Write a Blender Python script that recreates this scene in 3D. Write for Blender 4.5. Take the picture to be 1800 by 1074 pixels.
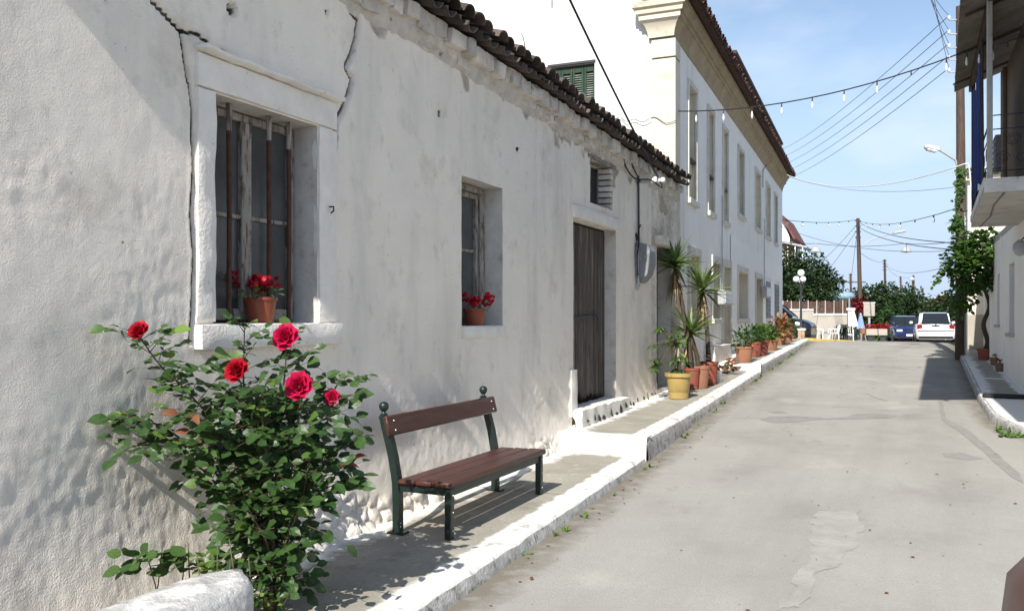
import bpy, bmesh, math, random
import numpy as np
from mathutils import Vector, Matrix, noise, Quaternion

for o in list(bpy.data.objects): bpy.data.objects.remove(o)
scene = bpy.context.scene
col = scene.collection
rnd = random.Random(7)
R = math.radians
EZ = 1.75                       # eye height above the road beside the camera
FPX = 1500.0                    # focal length in photo pixels (photo 1800 wide)
AZ = math.atan(700 / FPX)       # street runs along +Y, the view turns left of it
CA, SA = math.cos(AZ), math.sin(AZ)

# ------------------------------------------------------------------ camera
cam = bpy.data.cameras.new('camera')
camo = bpy.data.objects.new('camera', cam); col.objects.link(camo)
camo.location = (0, 0, EZ)
camo.rotation_euler = (R(90), 0, AZ)
cam.sensor_width = 36; cam.lens = 36 * FPX / 1800
cam.shift_y = 23 / 1800
cam.clip_start = 0.05; cam.clip_end = 3000
scene.camera = camo

# ------------------------------------------------------------------ light
SUN_EL, SUN_OFF = R(39), R(3.1)     # sun stands behind the camera, a little over the right-hand roofs
sdir = Vector((math.sin(SUN_OFF) * math.cos(SUN_EL), -math.cos(SUN_OFF) * math.cos(SUN_EL), math.sin(SUN_EL)))
world = bpy.data.worlds.new('World'); scene.world = world; world.use_nodes = True
nt = world.node_tree; nt.nodes.clear()
sky = nt.nodes.new('ShaderNodeTexSky'); sky.sky_type = 'NISHITA'; sky.sun_disc = False
sky.sun_elevation = SUN_EL; sky.sun_rotation = math.atan2(sdir.x, sdir.y)
sky.air_density = 1.0; sky.dust_density = 0.4; sky.ozone_density = 1.0
tc = nt.nodes.new('ShaderNodeTexCoord')
mp = nt.nodes.new('ShaderNodeMapping'); mp.inputs['Scale'].default_value = (1, 1, 2.2)
nz = nt.nodes.new('ShaderNodeTexNoise'); nz.inputs['Scale'].default_value = 3.4; nz.inputs['Detail'].default_value = 6
nz.inputs['Roughness'].default_value = .55
rmp = nt.nodes.new('ShaderNodeMapRange'); rmp.inputs['From Min'].default_value = .55; rmp.inputs['From Max'].default_value = .78
rmp.inputs['To Min'].default_value = 0; rmp.inputs['To Max'].default_value = .3
mx = nt.nodes.new('ShaderNodeMixRGB'); mx.inputs['Color2'].default_value = (6.2, 6.3, 6.5, 1)
bg = nt.nodes.new('ShaderNodeBackground'); bg.inputs['Strength'].default_value = 0.112
wo = nt.nodes.new('ShaderNodeOutputWorld')
L = nt.links.new
L(tc.outputs['Generated'], mp.inputs['Vector']); L(mp.outputs[0], nz.inputs['Vector'])
L(nz.outputs['Fac'], rmp.inputs['Value']); L(rmp.outputs[0], mx.inputs['Fac'])
# pale summer haze thickening towards the horizon, all the way round
sx = nt.nodes.new('ShaderNodeSeparateXYZ'); L(tc.outputs['Generated'], sx.inputs[0])
hz = nt.nodes.new('ShaderNodeMapRange'); hz.interpolation_type = 'SMOOTHSTEP'
hz.inputs['From Min'].default_value = 0.0; hz.inputs['From Max'].default_value = .42
hz.inputs['To Min'].default_value = .97; hz.inputs['To Max'].default_value = 0.0
L(sx.outputs['Z'], hz.inputs['Value'])
hm = nt.nodes.new('ShaderNodeMixRGB'); hm.inputs['Color2'].default_value = (3.0, 3.75, 5.0, 1)
tint = nt.nodes.new('ShaderNodeMixRGB'); tint.blend_type = 'MULTIPLY'; tint.inputs['Fac'].default_value = 1
tint.inputs['Color2'].default_value = (.88, .88, .86, 1); L(sky.outputs[0], tint.inputs['Color1'])
L(hz.outputs[0], hm.inputs['Fac']); L(tint.outputs[0], hm.inputs['Color1'])
L(hm.outputs[0], mx.inputs['Color1']); L(mx.outputs[0], bg.inputs['Color']); L(bg.outputs[0], wo.inputs['Surface'])
sl = bpy.data.lights.new('sun', 'SUN'); sl.energy = 4.0; sl.angle = R(.5); sl.color = (1, .955, .88)
so = bpy.data.objects.new('sun', sl); col.objects.link(so)
so.rotation_euler = sdir.to_track_quat('Z', 'Y').to_euler(); so.location = (5, -20, 20)
scene.view_settings.view_transform = 'Standard'; scene.view_settings.look = 'None'
scene.view_settings.exposure = 0.82; scene.view_settings.gamma = 1
scene.view_settings.use_curve_mapping = False
scene.render.engine = 'CYCLES'

# ------------------------------------------------------------------ helpers
def W(px, py, d):
    """world point seen at photo pixel px,py at view depth d"""
    xc = (px - 900) / FPX * d; zc = (560 - py) / FPX * d
    return Vector((xc * CA - d * SA, xc * SA + d * CA, EZ + zc))
def OX(px, py, X):
    """point on the plane x = X"""
    r = (px - 900) / FPX
    return W(px, py, X / (r * CA - SA))
def OY(px, py, Y):
    r = (px - 900) / FPX
    return W(px, py, Y / (r * SA + CA))
def wy(px, X): return OX(px, 560, X).y
BX, BY0 = -3.80, 14.96          # near corner of the town house, whose front turns a little from the street
DEL = R(2.2)
def OB(px, py, off=0.0):
    """point on the town house front, given in that building's own unturned frame"""
    nrm = Vector((math.cos(DEL), math.sin(DEL))); q0 = Vector((BX, BY0)) + nrm * off
    r = (px - 900) / FPX
    dr = Vector((r * CA - SA, r * SA + CA))
    d = q0.dot(nrm) / dr.dot(nrm)
    p = dr * d; t = Vector((-math.sin(DEL), math.cos(DEL)))
    return Vector((BX + off, BY0 + (p - Vector((BX, BY0))).dot(t), EZ + (560 - py) / FPX * d))

def fbm(x, y, z=0.0, s=1.0, octv=3):
    v = 0; a = 1; t = 0
    for i in range(octv):
        v += a * noise.noise((x * s, y * s, z * s)); t += a; a *= .5; s *= 2.1
    return v / t

ORG = {}
def thing(name, label, cat, loc=(0, 0, 0), group=None):
    o = bpy.data.objects.new(name, None); col.objects.link(o)
    o.location = loc; o.empty_display_size = .2
    o['label'] = label; o['category'] = cat
    if group: o['group'] = group
    ORG[o.name] = Vector(loc)
    return o
def tag(o, label, cat, group=None, kind=None):
    if label: o['label'] = label
    if cat: o['category'] = cat
    if group: o['group'] = group
    if kind: o['kind'] = kind
    return o

_cb = {}
def cbox_geo(sx, sy, sz, b):
    k = (round(sx, 4), round(sy, 4), round(sz, 4), round(b, 4))
    if k in _cb: return _cb[k]
    if b <= 0:
        v = [(x * sx / 2, y * sy / 2, z * sz / 2) for x in (-1, 1) for y in (-1, 1) for z in (-1, 1)]
        f = [(0, 1, 3, 2), (4, 6, 7, 5), (0, 4, 5, 1), (2, 3, 7, 6), (0, 2, 6, 4), (1, 5, 7, 3)]
    else:
        bm = bmesh.new(); bmesh.ops.create_cube(bm, size=1)
        for q in bm.verts: q.co = Vector((q.co.x * sx, q.co.y * sy, q.co.z * sz))
        bmesh.ops.bevel(bm, geom=bm.edges[:], offset=min(b, .45 * min(sx, sy, sz)), segments=1, affect='EDGES')
        bm.verts.index_update()
        v = [tuple(q.co) for q in bm.verts]; f = [tuple(q.index for q in p.verts) for p in bm.faces]
        bm.free()
    _cb[k] = (v, f)
    return v, f

class MB:
    def __init__(s): s.v = []; s.f = []
    def add(s, v, f, m=None):
        n = len(s.v)
        s.v += [tuple(m @ Vector(p)) for p in v] if m is not None else [tuple(p) for p in v]
        s.f += [tuple(i + n for i in q) for q in f]
        return s
    def box(s, c, size, b=0.0, rot=None):
        v, f = cbox_geo(size[0], size[1], size[2], b)
        m = Matrix.Translation(c)
        if rot is not None:
            m = m @ (rot if isinstance(rot, Matrix) else Matrix.Rotation(rot[2], 4, 'Z') @ Matrix.Rotation(rot[1], 4, 'Y') @ Matrix.Rotation(rot[0], 4, 'X'))
        return s.add(v, f, m)
    def bb(s, x0, x1, y0, y1, z0, z1, b=0.0):
        return s.box(((x0 + x1) / 2, (y0 + y1) / 2, (z0 + z1) / 2), (abs(x1 - x0), abs(y1 - y0), abs(z1 - z0)), b)
    def tube(s, pts, r, n=8, cap=True):
        pts = [Vector(p) for p in pts]
        rs = r if isinstance(r, (list, tuple)) else [r] * len(pts)
        t = (pts[1] - pts[0]).normalized()
        u = t.orthogonal().normalized()
        if abs(t.z) > .9: u = Vector((1, 0, 0)); u = (u - t * u.dot(t)).normalized()
        base = len(s.v)
        for i, p in enumerate(pts):
            if i == 0: t2 = pts[1] - pts[0]
            elif i == len(pts) - 1: t2 = pts[-1] - pts[-2]
            else: t2 = pts[i + 1] - pts[i - 1]
            if t2.length > 1e-9: t = t2.normalized()
            u = u - t * u.dot(t)
            u = u.normalized() if u.length > 1e-6 else t.orthogonal().normalized()
            w = t.cross(u)
            for k in range(n):
                a = 2 * math.pi * k / n
                s.v.append(tuple(p + (u * math.cos(a) + w * math.sin(a)) * rs[i]))
        for i in range(len(pts) - 1):
            for k in range(n):
                a = base + i * n + k; b = base + i * n + (k + 1) % n
                s.f.append((a, b, b + n, a + n))
        if cap:
            s.f.append(tuple(base + k for k in reversed(range(n))))
            e = base + (len(pts) - 1) * n
            s.f.append(tuple(e + k for k in range(n)))
        return s
    def lathe(s, prof, c=(0, 0, 0), n=20, m=None):
        """prof: list of (r, z)"""
        base = len(s.v); c = Vector(c)
        for (r, z) in prof:
            for k in range(n):
                a = 2 * math.pi * k / n
                p = Vector((r * math.cos(a), r * math.sin(a), z))
                if m is not None: p = m @ p
                s.v.append(tuple(c + p))
        for i in range(len(prof) - 1):
            for k in range(n):
                a = base + i * n + k; b = base + i * n + (k + 1) % n
                s.f.append((a, b, b + n, a + n))
        if prof[0][0] > 1e-4: s.f.append(tuple(base + k for k in reversed(range(n))))
        e = base + (len(prof) - 1) * n
        if prof[-1][0] > 1e-4: s.f.append(tuple(e + k for k in range(n)))
        return s
    def sphere(s, c, r, nu=14, nv=9, sq=(1, 1, 1)):
        prof = [(max(1e-5, r * math.sin(math.pi * i / nv)), -r * math.cos(math.pi * i / nv)) for i in range(nv + 1)]
        return s.lathe(prof, c, nu, Matrix.Diagonal((sq[0], sq[1], sq[2])))
    def quad(s, a, b, c, d): return s.add([a, b, c, d], [(0, 1, 2, 3)])
    def prism(s, poly, d):
        """poly: list of 3D points (planar), extruded by vector d"""
        n = len(poly); d = Vector(d)
        v = [Vector(p) for p in poly] + [Vector(p) + d for p in poly]
        f = [tuple(reversed(range(n))), tuple(range(n, 2 * n))]
        f += [(i, (i + 1) % n, (i + 1) % n + n, i + n) for i in range(n)]
        return s.add(v, f)
    def grid(s, rows):
        """rows: list of equal-length rows of points"""
        base = len(s.v); n = len(rows[0])
        for r in rows: s.v += [tuple(p) for p in r]
        for i in range(len(rows) - 1):
            for k in range(n - 1):
                a = base + i * n + k
                s.f.append((a, a + 1, a + n + 1, a + n))
        return s
    def mesh(s, name, mat, org=(0, 0, 0), smooth=30, fixn=True):
        me = bpy.data.meshes.new(name)
        o = Vector(org)
        me.from_pydata([(p[0] - o.x, p[1] - o.y, p[2] - o.z) for p in s.v], [], s.f)
        if fixn:
            bm = bmesh.new(); bm.from_mesh(me); bmesh.ops.recalc_face_normals(bm, faces=bm.faces); bm.to_mesh(me); bm.free()
        if mat is not None: me.materials.append(mat)
        if smooth:
            me.polygons.foreach_set('use_smooth', [True] * len(me.polygons))
            if smooth < 180: me.set_sharp_from_angle(angle=R(smooth))
        me.update()
        return me
    def build(s, name, mat, parent=None, smooth=30, fixn=True, org=None):
        root = parent
        while root is not None and root.parent is not None: root = root.parent
        og = ORG.get(root.name, Vector((0, 0, 0))) if root is not None else (Vector(org) if org is not None else Vector((0, 0, 0)))
        me = s.mesh(name, mat, og, smooth, fixn)
        o = bpy.data.objects.new(name, me); col.objects.link(o)
        if parent is not None: o.parent = parent
        elif org is not None: o.location = org
        if parent is None: ORG[o.name] = Vector(og)
        return o
def inst(name, me, parent, loc, rot=None, scale=None):
    """a piece sharing mesh data; loc is world, parent unrotated"""
    o = bpy.data.objects.new(name, me); col.objects.link(o)
    root = parent
    while root is not None and root.parent is not None: root = root.parent
    og = ORG.get(root.name, Vector((0, 0, 0))) if root is not None else Vector((0, 0, 0))
    o.parent = parent
    o.location = Vector(loc) - og
    if rot is not None:
        o.rotation_mode = 'QUATERNION'; o.rotation_quaternion = rot if isinstance(rot, Quaternion) else rot.to_quaternion()
    if scale is not None: o.scale = scale if hasattr(scale, '__len__') else (scale,) * 3
    return o
def copy_tree(o, parent=None):
    c = o.copy(); col.objects.link(c); c.parent = parent
    for ch in list(o.children): copy_tree(ch, c)
    return c
def struct(o):
    o['kind'] = 'structure'; return o

def smooth_path(pts, n=6):
    out = []
    P = [pts[0]] + list(pts) + [pts[-1]]
    for i in range(1, len(P) - 2):
        for k in range(n):
            t = k / n; a, b, c, d = P[i - 1], P[i], P[i + 1], P[i + 2]
            out.append(.5 * ((2 * b) + (c - a) * t + (2 * a - 5 * b + 4 * c - d) * t * t + (3 * b - a - 3 * c + d) * t ** 3))
    out.append(pts[-1]); return out

# ------------------------------------------------------------------ materials
MATS = {}
def mat(name, c1, c2=None, scale=4.0, rough=.8, bump=0.0, bscale=30.0, detail=4, spec=.3, metal=0.0, streak=None,
        c3=None, c3lo=.55, c3hi=.7, c3scale=2.0, rand=0.0, coat=0.0, trans=0.0, bump2=0.0, b2scale=8.0, stretch=None, bdist=.02):
    m = bpy.data.materials.new(name); m.use_nodes = True
    t = m.node_tree; n = t.nodes; b = n['Principled BSDF']; out = n['Material Output']; K = t.links.new
    b.inputs['Roughness'].default_value = rough; b.inputs['Metallic'].default_value = metal
    b.inputs['Specular IOR Level'].default_value = spec
    if coat: b.inputs['Coat Weight'].default_value = coat; b.inputs['Coat Roughness'].default_value = .05
    co = n.new('ShaderNodeTexCoord'); vec = co.outputs['Object']
    if stretch:
        mpn = n.new('ShaderNodeMapping'); mpn.inputs['Scale'].default_value = stretch
        K(vec, mpn.inputs['Vector']); vec = mpn.outputs[0]
    color = None
    if c2 is not None:
        a = n.new('ShaderNodeTexNoise'); a.inputs['Scale'].default_value = scale; a.inputs['Detail'].default_value = detail
        a.inputs['Roughness'].default_value = .6; K(vec, a.inputs['Vector'])
        r = n.new('ShaderNodeMapRange'); r.inputs['From Min'].default_value = .33; r.inputs['From Max'].default_value = .67
        K(a.outputs['Fac'], r.inputs['Value'])
        x = n.new('ShaderNodeMixRGB'); x.inputs['Color1'].default_value = (*c1, 1); x.inputs['Color2'].default_value = (*c2, 1)
        K(r.outputs[0], x.inputs['Fac']); color = x.outputs[0]
    else:
        x = n.new('ShaderNodeRGB'); x.outputs[0].default_value = (*c1, 1); color = x.outputs[0]
    if c3 is not None:
        a = n.new('ShaderNodeTexNoise'); a.inputs['Scale'].default_value = c3scale; a.inputs['Detail'].default_value = 7
        a.inputs['Roughness'].default_value = .65
        if streak:
            mpn = n.new('ShaderNodeMapping'); mpn.inputs['Scale'].default_value = streak
            K(co.outputs['Object'], mpn.inputs['Vector']); K(mpn.outputs[0], a.inputs['Vector'])
        else: K(vec, a.inputs['Vector'])
        r = n.new('ShaderNodeMapRange'); r.inputs['From Min'].default_value = c3lo; r.inputs['From Max'].default_value = c3hi
        K(a.outputs['Fac'], r.inputs['Value'])
        y = n.new('ShaderNodeMixRGB'); y.inputs['Color2'].default_value = (*c3, 1)
        K(r.outputs[0], y.inputs['Fac']); K(color, y.inputs['Color1']); color = y.outputs[0]
    if rand:
        oi = n.new('ShaderNodeObjectInfo'); hs = n.new('ShaderNodeHueSaturation')
        r = n.new('ShaderNodeMapRange'); r.inputs['To Min'].default_value = 1 - rand; r.inputs['To Max'].default_value = 1 + rand
        K(oi.outputs['Random'], r.inputs['Value']); K(r.outputs[0], hs.inputs['Value'])
        r2 = n.new('ShaderNodeMapRange'); r2.inputs['To Min'].default_value = .5 + rand * .05; r2.inputs['To Max'].default_value = .5 - rand * .05
        K(oi.outputs['Random'], r2.inputs['Value']); K(r2.outputs[0], hs.inputs['Hue'])
        K(color, hs.inputs['Color']); color = hs.outputs[0]
    K(color, b.inputs['Base Color'])
    last = None
    if bump:
        a = n.new('ShaderNodeTexNoise'); a.inputs['Scale'].default_value = bscale; a.inputs['Detail'].default_value = 6
        a.inputs['Roughness'].default_value = .6
        K(vec, a.inputs['Vector'])
        bu = n.new('ShaderNodeBump'); bu.inputs['Strength'].default_value = bump; bu.inputs['Distance'].default_value = bdist
        K(a.outputs['Fac'], bu.inputs['Height']); last = bu
    if bump2:
        a = n.new('ShaderNodeTexNoise'); a.inputs['Scale'].default_value = b2scale; a.inputs['Detail'].default_value = 3
        K(vec, a.inputs['Vector'])
        bu = n.new('ShaderNodeBump'); bu.inputs['Strength'].default_value = bump2; bu.inputs['Distance'].default_value = .05
        K(a.outputs['Fac'], bu.inputs['Height'])
        if last: K(last.outputs[0], bu.inputs['Normal'])
        last = bu
    if last: K(last.outputs[0], b.inputs['Normal'])
    if trans:
        tr = n.new('ShaderNodeBsdfTranslucent'); K(color, tr.inputs['Color'])
        ms = n.new('ShaderNodeMixShader'); ms.inputs['Fac'].default_value = trans
        K(b.outputs[0], ms.inputs[1]); K(tr.outputs[0], ms.inputs[2]); K(ms.outputs[0], out.inputs['Surface'])
    MATS[name] = m
    return m

M_wash = mat('whitewash', (.91, .835, .73), (.82, .755, .66), 1.3, .9, .5, 100, 5, .2, c3=(.55, .49, .41), c3lo=.56, c3hi=.82, c3scale=1.5, bump2=.12, b2scale=17)
M_washtrim = mat('whitewash_trim', (.84, .80, .73), (.72, .68, .62), 5, .9, .5, 45, 5, .2, c3=(.42, .37, .31), c3lo=.63, c3hi=.72, c3scale=7)
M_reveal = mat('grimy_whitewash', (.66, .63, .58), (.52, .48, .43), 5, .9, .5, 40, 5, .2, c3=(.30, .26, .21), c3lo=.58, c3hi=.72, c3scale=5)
M_facade = mat('weathered_facade', (.92, .88, .81), (.85, .81, .745), 1.6, .9, .3, 30, 5, .2, c3=(.60, .585, .56), c3lo=.56, c3hi=.80, c3scale=1.6, streak=(1, 1.2, .18))
M_facade2 = mat('repainted_facade', (.92, .885, .82), (.87, .835, .775), 1.6, .9, .2, 30, 5, .2)
M_gable = mat('sunny_gable_wash', (.74, .73, .71), (.62, .61, .60), 1.1, .9, .35, 26, 5, .2, c3=(.36, .36, .36), c3lo=.60, c3hi=.74, c3scale=1.6)
M_yellow = mat('pale_yellow_trim', (.68, .62, .49), (.59, .53, .41), 3, .85, .2, 40, 4, .2, c3=(.38, .32, .22), c3lo=.6, c3hi=.75, c3scale=3)
M_cornice = mat('shaded_ochre_cornice', (.40, .315, .20), (.30, .235, .15), 2.5, .85, .25, 30, 4, .2, c3=(.25, .19, .13), c3lo=.56, c3hi=.72, c3scale=4)  # ochre darkened in the colour for the shade along the front
M_stone = mat('limewashed_stone', (.68, .63, .56), (.50, .455, .40), 6, .9, .6, 30, 5, .2, c3=(.17, .14, .12), c3lo=.62, c3hi=.72, c3scale=9, rand=.22)
M_tile = mat('weathered_roof_tile', (.135, .105, .085), (.07, .058, .05), 7, .85, .5, 40, 5, .25, c3=(.24, .22, .18), c3lo=.62, c3hi=.72, c3scale=14, rand=.4)
M_redtile = mat('dark_red_tile', (.115, .065, .05), (.07, .045, .038), 6, .85, .4, 40, 4, .25, rand=.3)
M_road = mat('worn_concrete_road', (.40, .385, .35), (.34, .325, .297), .9, .9, .5, 90, 8, .2, c3=(.30, .285, .258), c3lo=.54, c3hi=.72, c3scale=.9, bump2=.12, b2scale=2.0)
def add_speckle(m, c=(.16, .15, .13), sc=26, hi=.16, sparse=5):
    t = m.node_tree; n = t.nodes; K = t.links.new; b = n['Principled BSDF']
    src = b.inputs['Base Color'].links[0].from_socket
    co = n.new('ShaderNodeTexCoord'); v = n.new('ShaderNodeTexVoronoi'); v.inputs['Scale'].default_value = sc
    v.inputs['Randomness'].default_value = 1
    K(co.outputs['Object'], v.inputs['Vector'])
    r = n.new('ShaderNodeMapRange'); r.inputs['From Min'].default_value = hi; r.inputs['From Max'].default_value = hi * .6
    K(v.outputs['Distance'], r.inputs['Value'])
    nn = n.new('ShaderNodeTexNoise'); nn.inputs['Scale'].default_value = sparse; nn.inputs['Detail'].default_value = 5; K(co.outputs['Object'], nn.inputs['Vector'])
    r2 = n.new('ShaderNodeMapRange'); r2.inputs['From Min'].default_value = .5; r2.inputs['From Max'].default_value = .62
    K(nn.outputs['Fac'], r2.inputs['Value'])
    mu = n.new('ShaderNodeMath'); mu.operation = 'MULTIPLY'; K(r.outputs[0], mu.inputs[0]); K(r2.outputs[0], mu.inputs[1])
    mixn = n.new('ShaderNodeMixRGB'); mixn.inputs['Color2'].default_value = (*c, 1)
    K(mu.outputs[0], mixn.inputs['Fac']); K(src, mixn.inputs['Color1']); K(mixn.outputs[0], b.inputs['Base Color'])
add_speckle(M_road, (.17, .155, .13), 9, .09, 1.6)
add_speckle(M_road, (.27, .255, .225), 38, .22, 3.5)
def add_attr(m, attr, c, lo, hi, nsc=9, amp=.8):
    t = m.node_tree; n = t.nodes; K = t.links.new; b = n['Principled BSDF']
    src = b.inputs['Base Color'].links[0].from_socket
    at = n.new('ShaderNodeAttribute'); at.attribute_name = attr
    co = n.new('ShaderNodeTexCoord'); nn = n.new('ShaderNodeTexNoise'); nn.inputs['Scale'].default_value = nsc; nn.inputs['Detail'].default_value = 6
    K(co.outputs['Object'], nn.inputs['Vector'])
    ml = n.new('ShaderNodeMath'); ml.operation = 'MULTIPLY_ADD'; ml.inputs[1].default_value = amp * 2; ml.inputs[2].default_value = 1 - amp
    K(nn.outputs['Fac'], ml.inputs[0])
    mu = n.new('ShaderNodeMath'); mu.operation = 'MULTIPLY'; K(at.outputs['Fac'], mu.inputs[0]); K(ml.outputs[0], mu.inputs[1])
    r = n.new('ShaderNodeMapRange'); r.inputs['From Min'].default_value = lo; r.inputs['From Max'].default_value = hi; K(mu.outputs[0], r.inputs['Value'])
    mixn = n.new('ShaderNodeMixRGB'); mixn.inputs['Color2'].default_value = (*c, 1)
    K(r.outputs[0], mixn.inputs['Fac']); K(src, mixn.inputs['Color1']); K(mixn.outputs[0], b.inputs['Base Color'])
add_attr(M_wash, 'bare', (.47, .40, .325), .35, .75, 14, .7)
add_attr(M_wash, 'crack', (.035, .028, .022), .3, .62, 30, .35)  # dark colour for dirt and inner shade of cracks and holes
def add_flakes(m, sc, lo, wid, dist, strength=.7, det=9):
    """raised coats of limewash with broken edges, as fine relief"""
    t = m.node_tree; n = t.nodes; K = t.links.new; b = n['Principled BSDF']
    prev = b.inputs['Normal'].links[0].from_socket if b.inputs['Normal'].links else None
    co = n.new('ShaderNodeTexCoord'); nn = n.new('ShaderNodeTexNoise'); nn.inputs['Scale'].default_value = sc
    nn.inputs['Detail'].default_value = det; nn.inputs['Roughness'].default_value = .66; K(co.outputs['Object'], nn.inputs['Vector'])
    r = n.new('ShaderNodeMapRange'); r.inputs['From Min'].default_value = lo; r.inputs['From Max'].default_value = lo + wid; K(nn.outputs['Fac'], r.inputs['Value'])
    bu = n.new('ShaderNodeBump'); bu.inputs['Strength'].default_value = strength; bu.inputs['Distance'].default_value = dist
    K(r.outputs[0], bu.inputs['Height'])
    if prev is not None: K(prev, bu.inputs['Normal'])
    K(bu.outputs[0], b.inputs['Normal'])
for m_ in (M_wash, M_washtrim, M_gable):
    add_flakes(m_, 2.4, .56, .03, .004, .28, 6)
    add_flakes(m_, 14.0, .60, .06, .004, .25, 4)
def add_streak(m, c, lo, hi, sc):
    t = m.node_tree; n = t.nodes; K = t.links.new; b = n['Principled BSDF']
    src = b.inputs['Base Color'].links[0].from_socket
    co = n.new('ShaderNodeTexCoord'); mpn = n.new('ShaderNodeMapping'); mpn.inputs['Scale'].default_value = sc; K(co.outputs['Object'], mpn.inputs['Vector'])
    nn = n.new('ShaderNodeTexNoise'); nn.inputs['Scale'].default_value = 1; nn.inputs['Detail'].default_value = 8; nn.inputs['Roughness'].default_value = .62; K(mpn.outputs[0], nn.inputs['Vector'])
    r = n.new('ShaderNodeMapRange'); r.inputs['From Min'].default_value = lo; r.inputs['From Max'].default_value = hi; r.inputs['To Max'].default_value = .55; K(nn.outputs['Fac'], r.inputs['Value'])
    mixn = n.new('ShaderNodeMixRGB'); mixn.inputs['Color2'].default_value = (*c, 1)
    K(r.outputs[0], mixn.inputs['Fac']); K(src, mixn.inputs['Color1']); K(mixn.outputs[0], b.inputs['Base Color'])
add_streak(M_wash, (.56, .52, .47), .50, .75, (2.5, 2.5, .5))
add_streak(M_wash, (.44, .39, .33), .58, .78, (6, 6, 4))
add_streak(M_road, (.25, .24, .215), .40, .75, (70, 70, 70))
add_streak(M_road, (.26, .25, .225), .48, .75, (1.3, .12, 1))
add_streak(M_road, (.22, .205, .18), .62, .72, (1.6, .9, 1))
add_streak(M_road, (.52, .50, .44), .60, .75, (.9, .7, 1))
add_attr(M_road, 'dirt', (.20, .18, .145), .35, .95, 7, .8)

add_streak(M_gable, (.42, .42, .42), .56, .76, (2.2, 2.2, .7))
add_speckle(M_wash, (.30, .27, .23), 7, .07, 1.6)
add_speckle(M_wash, (.22, .19, .16), 17, .075, 1.1)
add_speckle(M_wash, (.40, .37, .33), 45, .16, 2.3)
M_patch = mat('road_repair', (.295, .285, .265), (.25, .24, .222), 9, .9, .4, 60, 5, .2)
M_patchlt = mat('light_road_repair', (.385, .37, .335), (.31, .298, .27), 5, .9, .5, 60, 5, .2)
M_pave = mat('pavement_concrete', (.39, .367, .307), (.305, .287, .24), 2.6, .9, .35, 60, 6, .2, c3=(.19, .175, .14), c3lo=.58, c3hi=.75, c3scale=2)
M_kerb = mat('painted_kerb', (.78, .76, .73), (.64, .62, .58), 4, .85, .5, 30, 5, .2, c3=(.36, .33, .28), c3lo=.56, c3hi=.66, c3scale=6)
M_kerbface = mat('shaded_worn_kerb_face', (.56, .55, .53), (.30, .29, .27), 9, .9, .7, 40, 6, .2, c3=(.16, .15, .13), c3lo=.55, c3hi=.66, c3scale=12)  # worn spots, plus the shade of the upright face put into the colour
M_ykerb = mat('yellow_kerb', (.55, .42, .10), (.42, .32, .08), 6, .8, .2)
M_soil = mat('soil', (.09, .06, .04), (.05, .035, .025), 12, .95, .8, 40)
M_ground = mat('dusty_ground', (.30, .27, .22), (.22, .20, .16), .5, .95, .3, 10)
M_oldwood = mat('bleached_old_wood', (.155, .13, .115), (.065, .053, .048), 3, .85, .6, 12, 5, .2, c3=(.33, .28, .22), c3lo=.52, c3hi=.66, c3scale=1.0, streak=(8, 30, 1.0), rand=.3, stretch=(6, 30, 1.5))
M_flaky = mat('flaking_painted_wood', (.36, .33, .29), (.26, .235, .20), 6, .8, .5, 30, 5, .2, c3=(.12, .09, .07), c3lo=.50, c3hi=.58, c3scale=3, streak=(12, 12, 2.2))
M_rust = mat('rusty_bar', (.10, .045, .03), (.06, .028, .02), 14, .8, .4, 60, 4, .3, c3=(.55, .52, .48), c3lo=.66, c3hi=.72, c3scale=5)
M_glass = mat('dusty_glass', (.085, .09, .09), (.05, .055, .055), 3, .18, 0, 1, 5, .6)
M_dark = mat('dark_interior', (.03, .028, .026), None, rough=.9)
M_bwood = mat('bench_wood', (.085, .030, .020), (.045, .017, .012), 3, .38, .15, 16, 5, .45, stretch=(14, 1.2, 14), rand=.12)
M_bgreen = mat('bench_green_iron', (.007, .017, .013), (.010, .022, .018), 8, .38, .1, 60, 4, .5, c3=(.10, .05, .03), c3lo=.70, c3hi=.76, c3scale=16)
M_bolt = mat('bolt_steel', (.6, .6, .58), None, rough=.35, metal=.8)
M_leaf = mat('rose_leaf', (.08, .145, .034), (.042, .085, .022), 9, .42, .1, 60, 3, .4, rand=.35, trans=.18)
M_leafy = mat('fresh_leaf', (.13, .22, .04), (.09, .16, .03), 9, .5, 0, 1, 3, .3, rand=.3, trans=.25)
M_deadleaf = mat('withered_leaf', (.22, .09, .04), (.13, .05, .03), 9, .7, 0, 1, 3, .2, rand=.3, trans=.1)
M_cane = mat('rose_cane', (.09, .10, .045), (.10, .06, .04), 12, .7, .2, 60)
M_petal = mat('rose_petal_crimson', (.50, .006, .025), (.30, .003, .012), 30, .5, 0, 1, 3, .3, trans=.2)
M_petalp = mat('rose_petal_pink', (.62, .012, .085), (.42, .006, .045), 30, .5, 0, 1, 3, .3, trans=.2)
M_gpetal = mat('geranium_petal', (.50, .01, .03), (.36, .006, .02), 18, .5, 0, 1, 3, .3, trans=.2)
M_terra = mat('terracotta', (.32, .15, .09), (.25, .115, .07), 5, .75, .2, 50, 4, .3, c3=(.55, .36, .26), c3lo=.64, c3hi=.75, c3scale=7)
M_terra2 = mat('red_painted_pot', (.27, .075, .05), (.21, .06, .04), 5, .7, .2, 50, 4, .3, c3=(.52, .33, .24), c3lo=.6, c3hi=.7, c3scale=8)
M_brownpot = mat('brown_plastic_pot', (.26, .065, .032), (.21, .05, .025), 4, .45, 0, 1, 3, .4)
M_ypot = mat('yellow_plastic_pot', (.40, .285, .095), (.33, .235, .08), 4, .5, .08, 40, 3, .4)
M_yucca = mat('yucca_blade', (.20, .27, .075), (.11, .17, .05), 6, .45, 0, 1, 3, .4, rand=.4, trans=.3)
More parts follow.
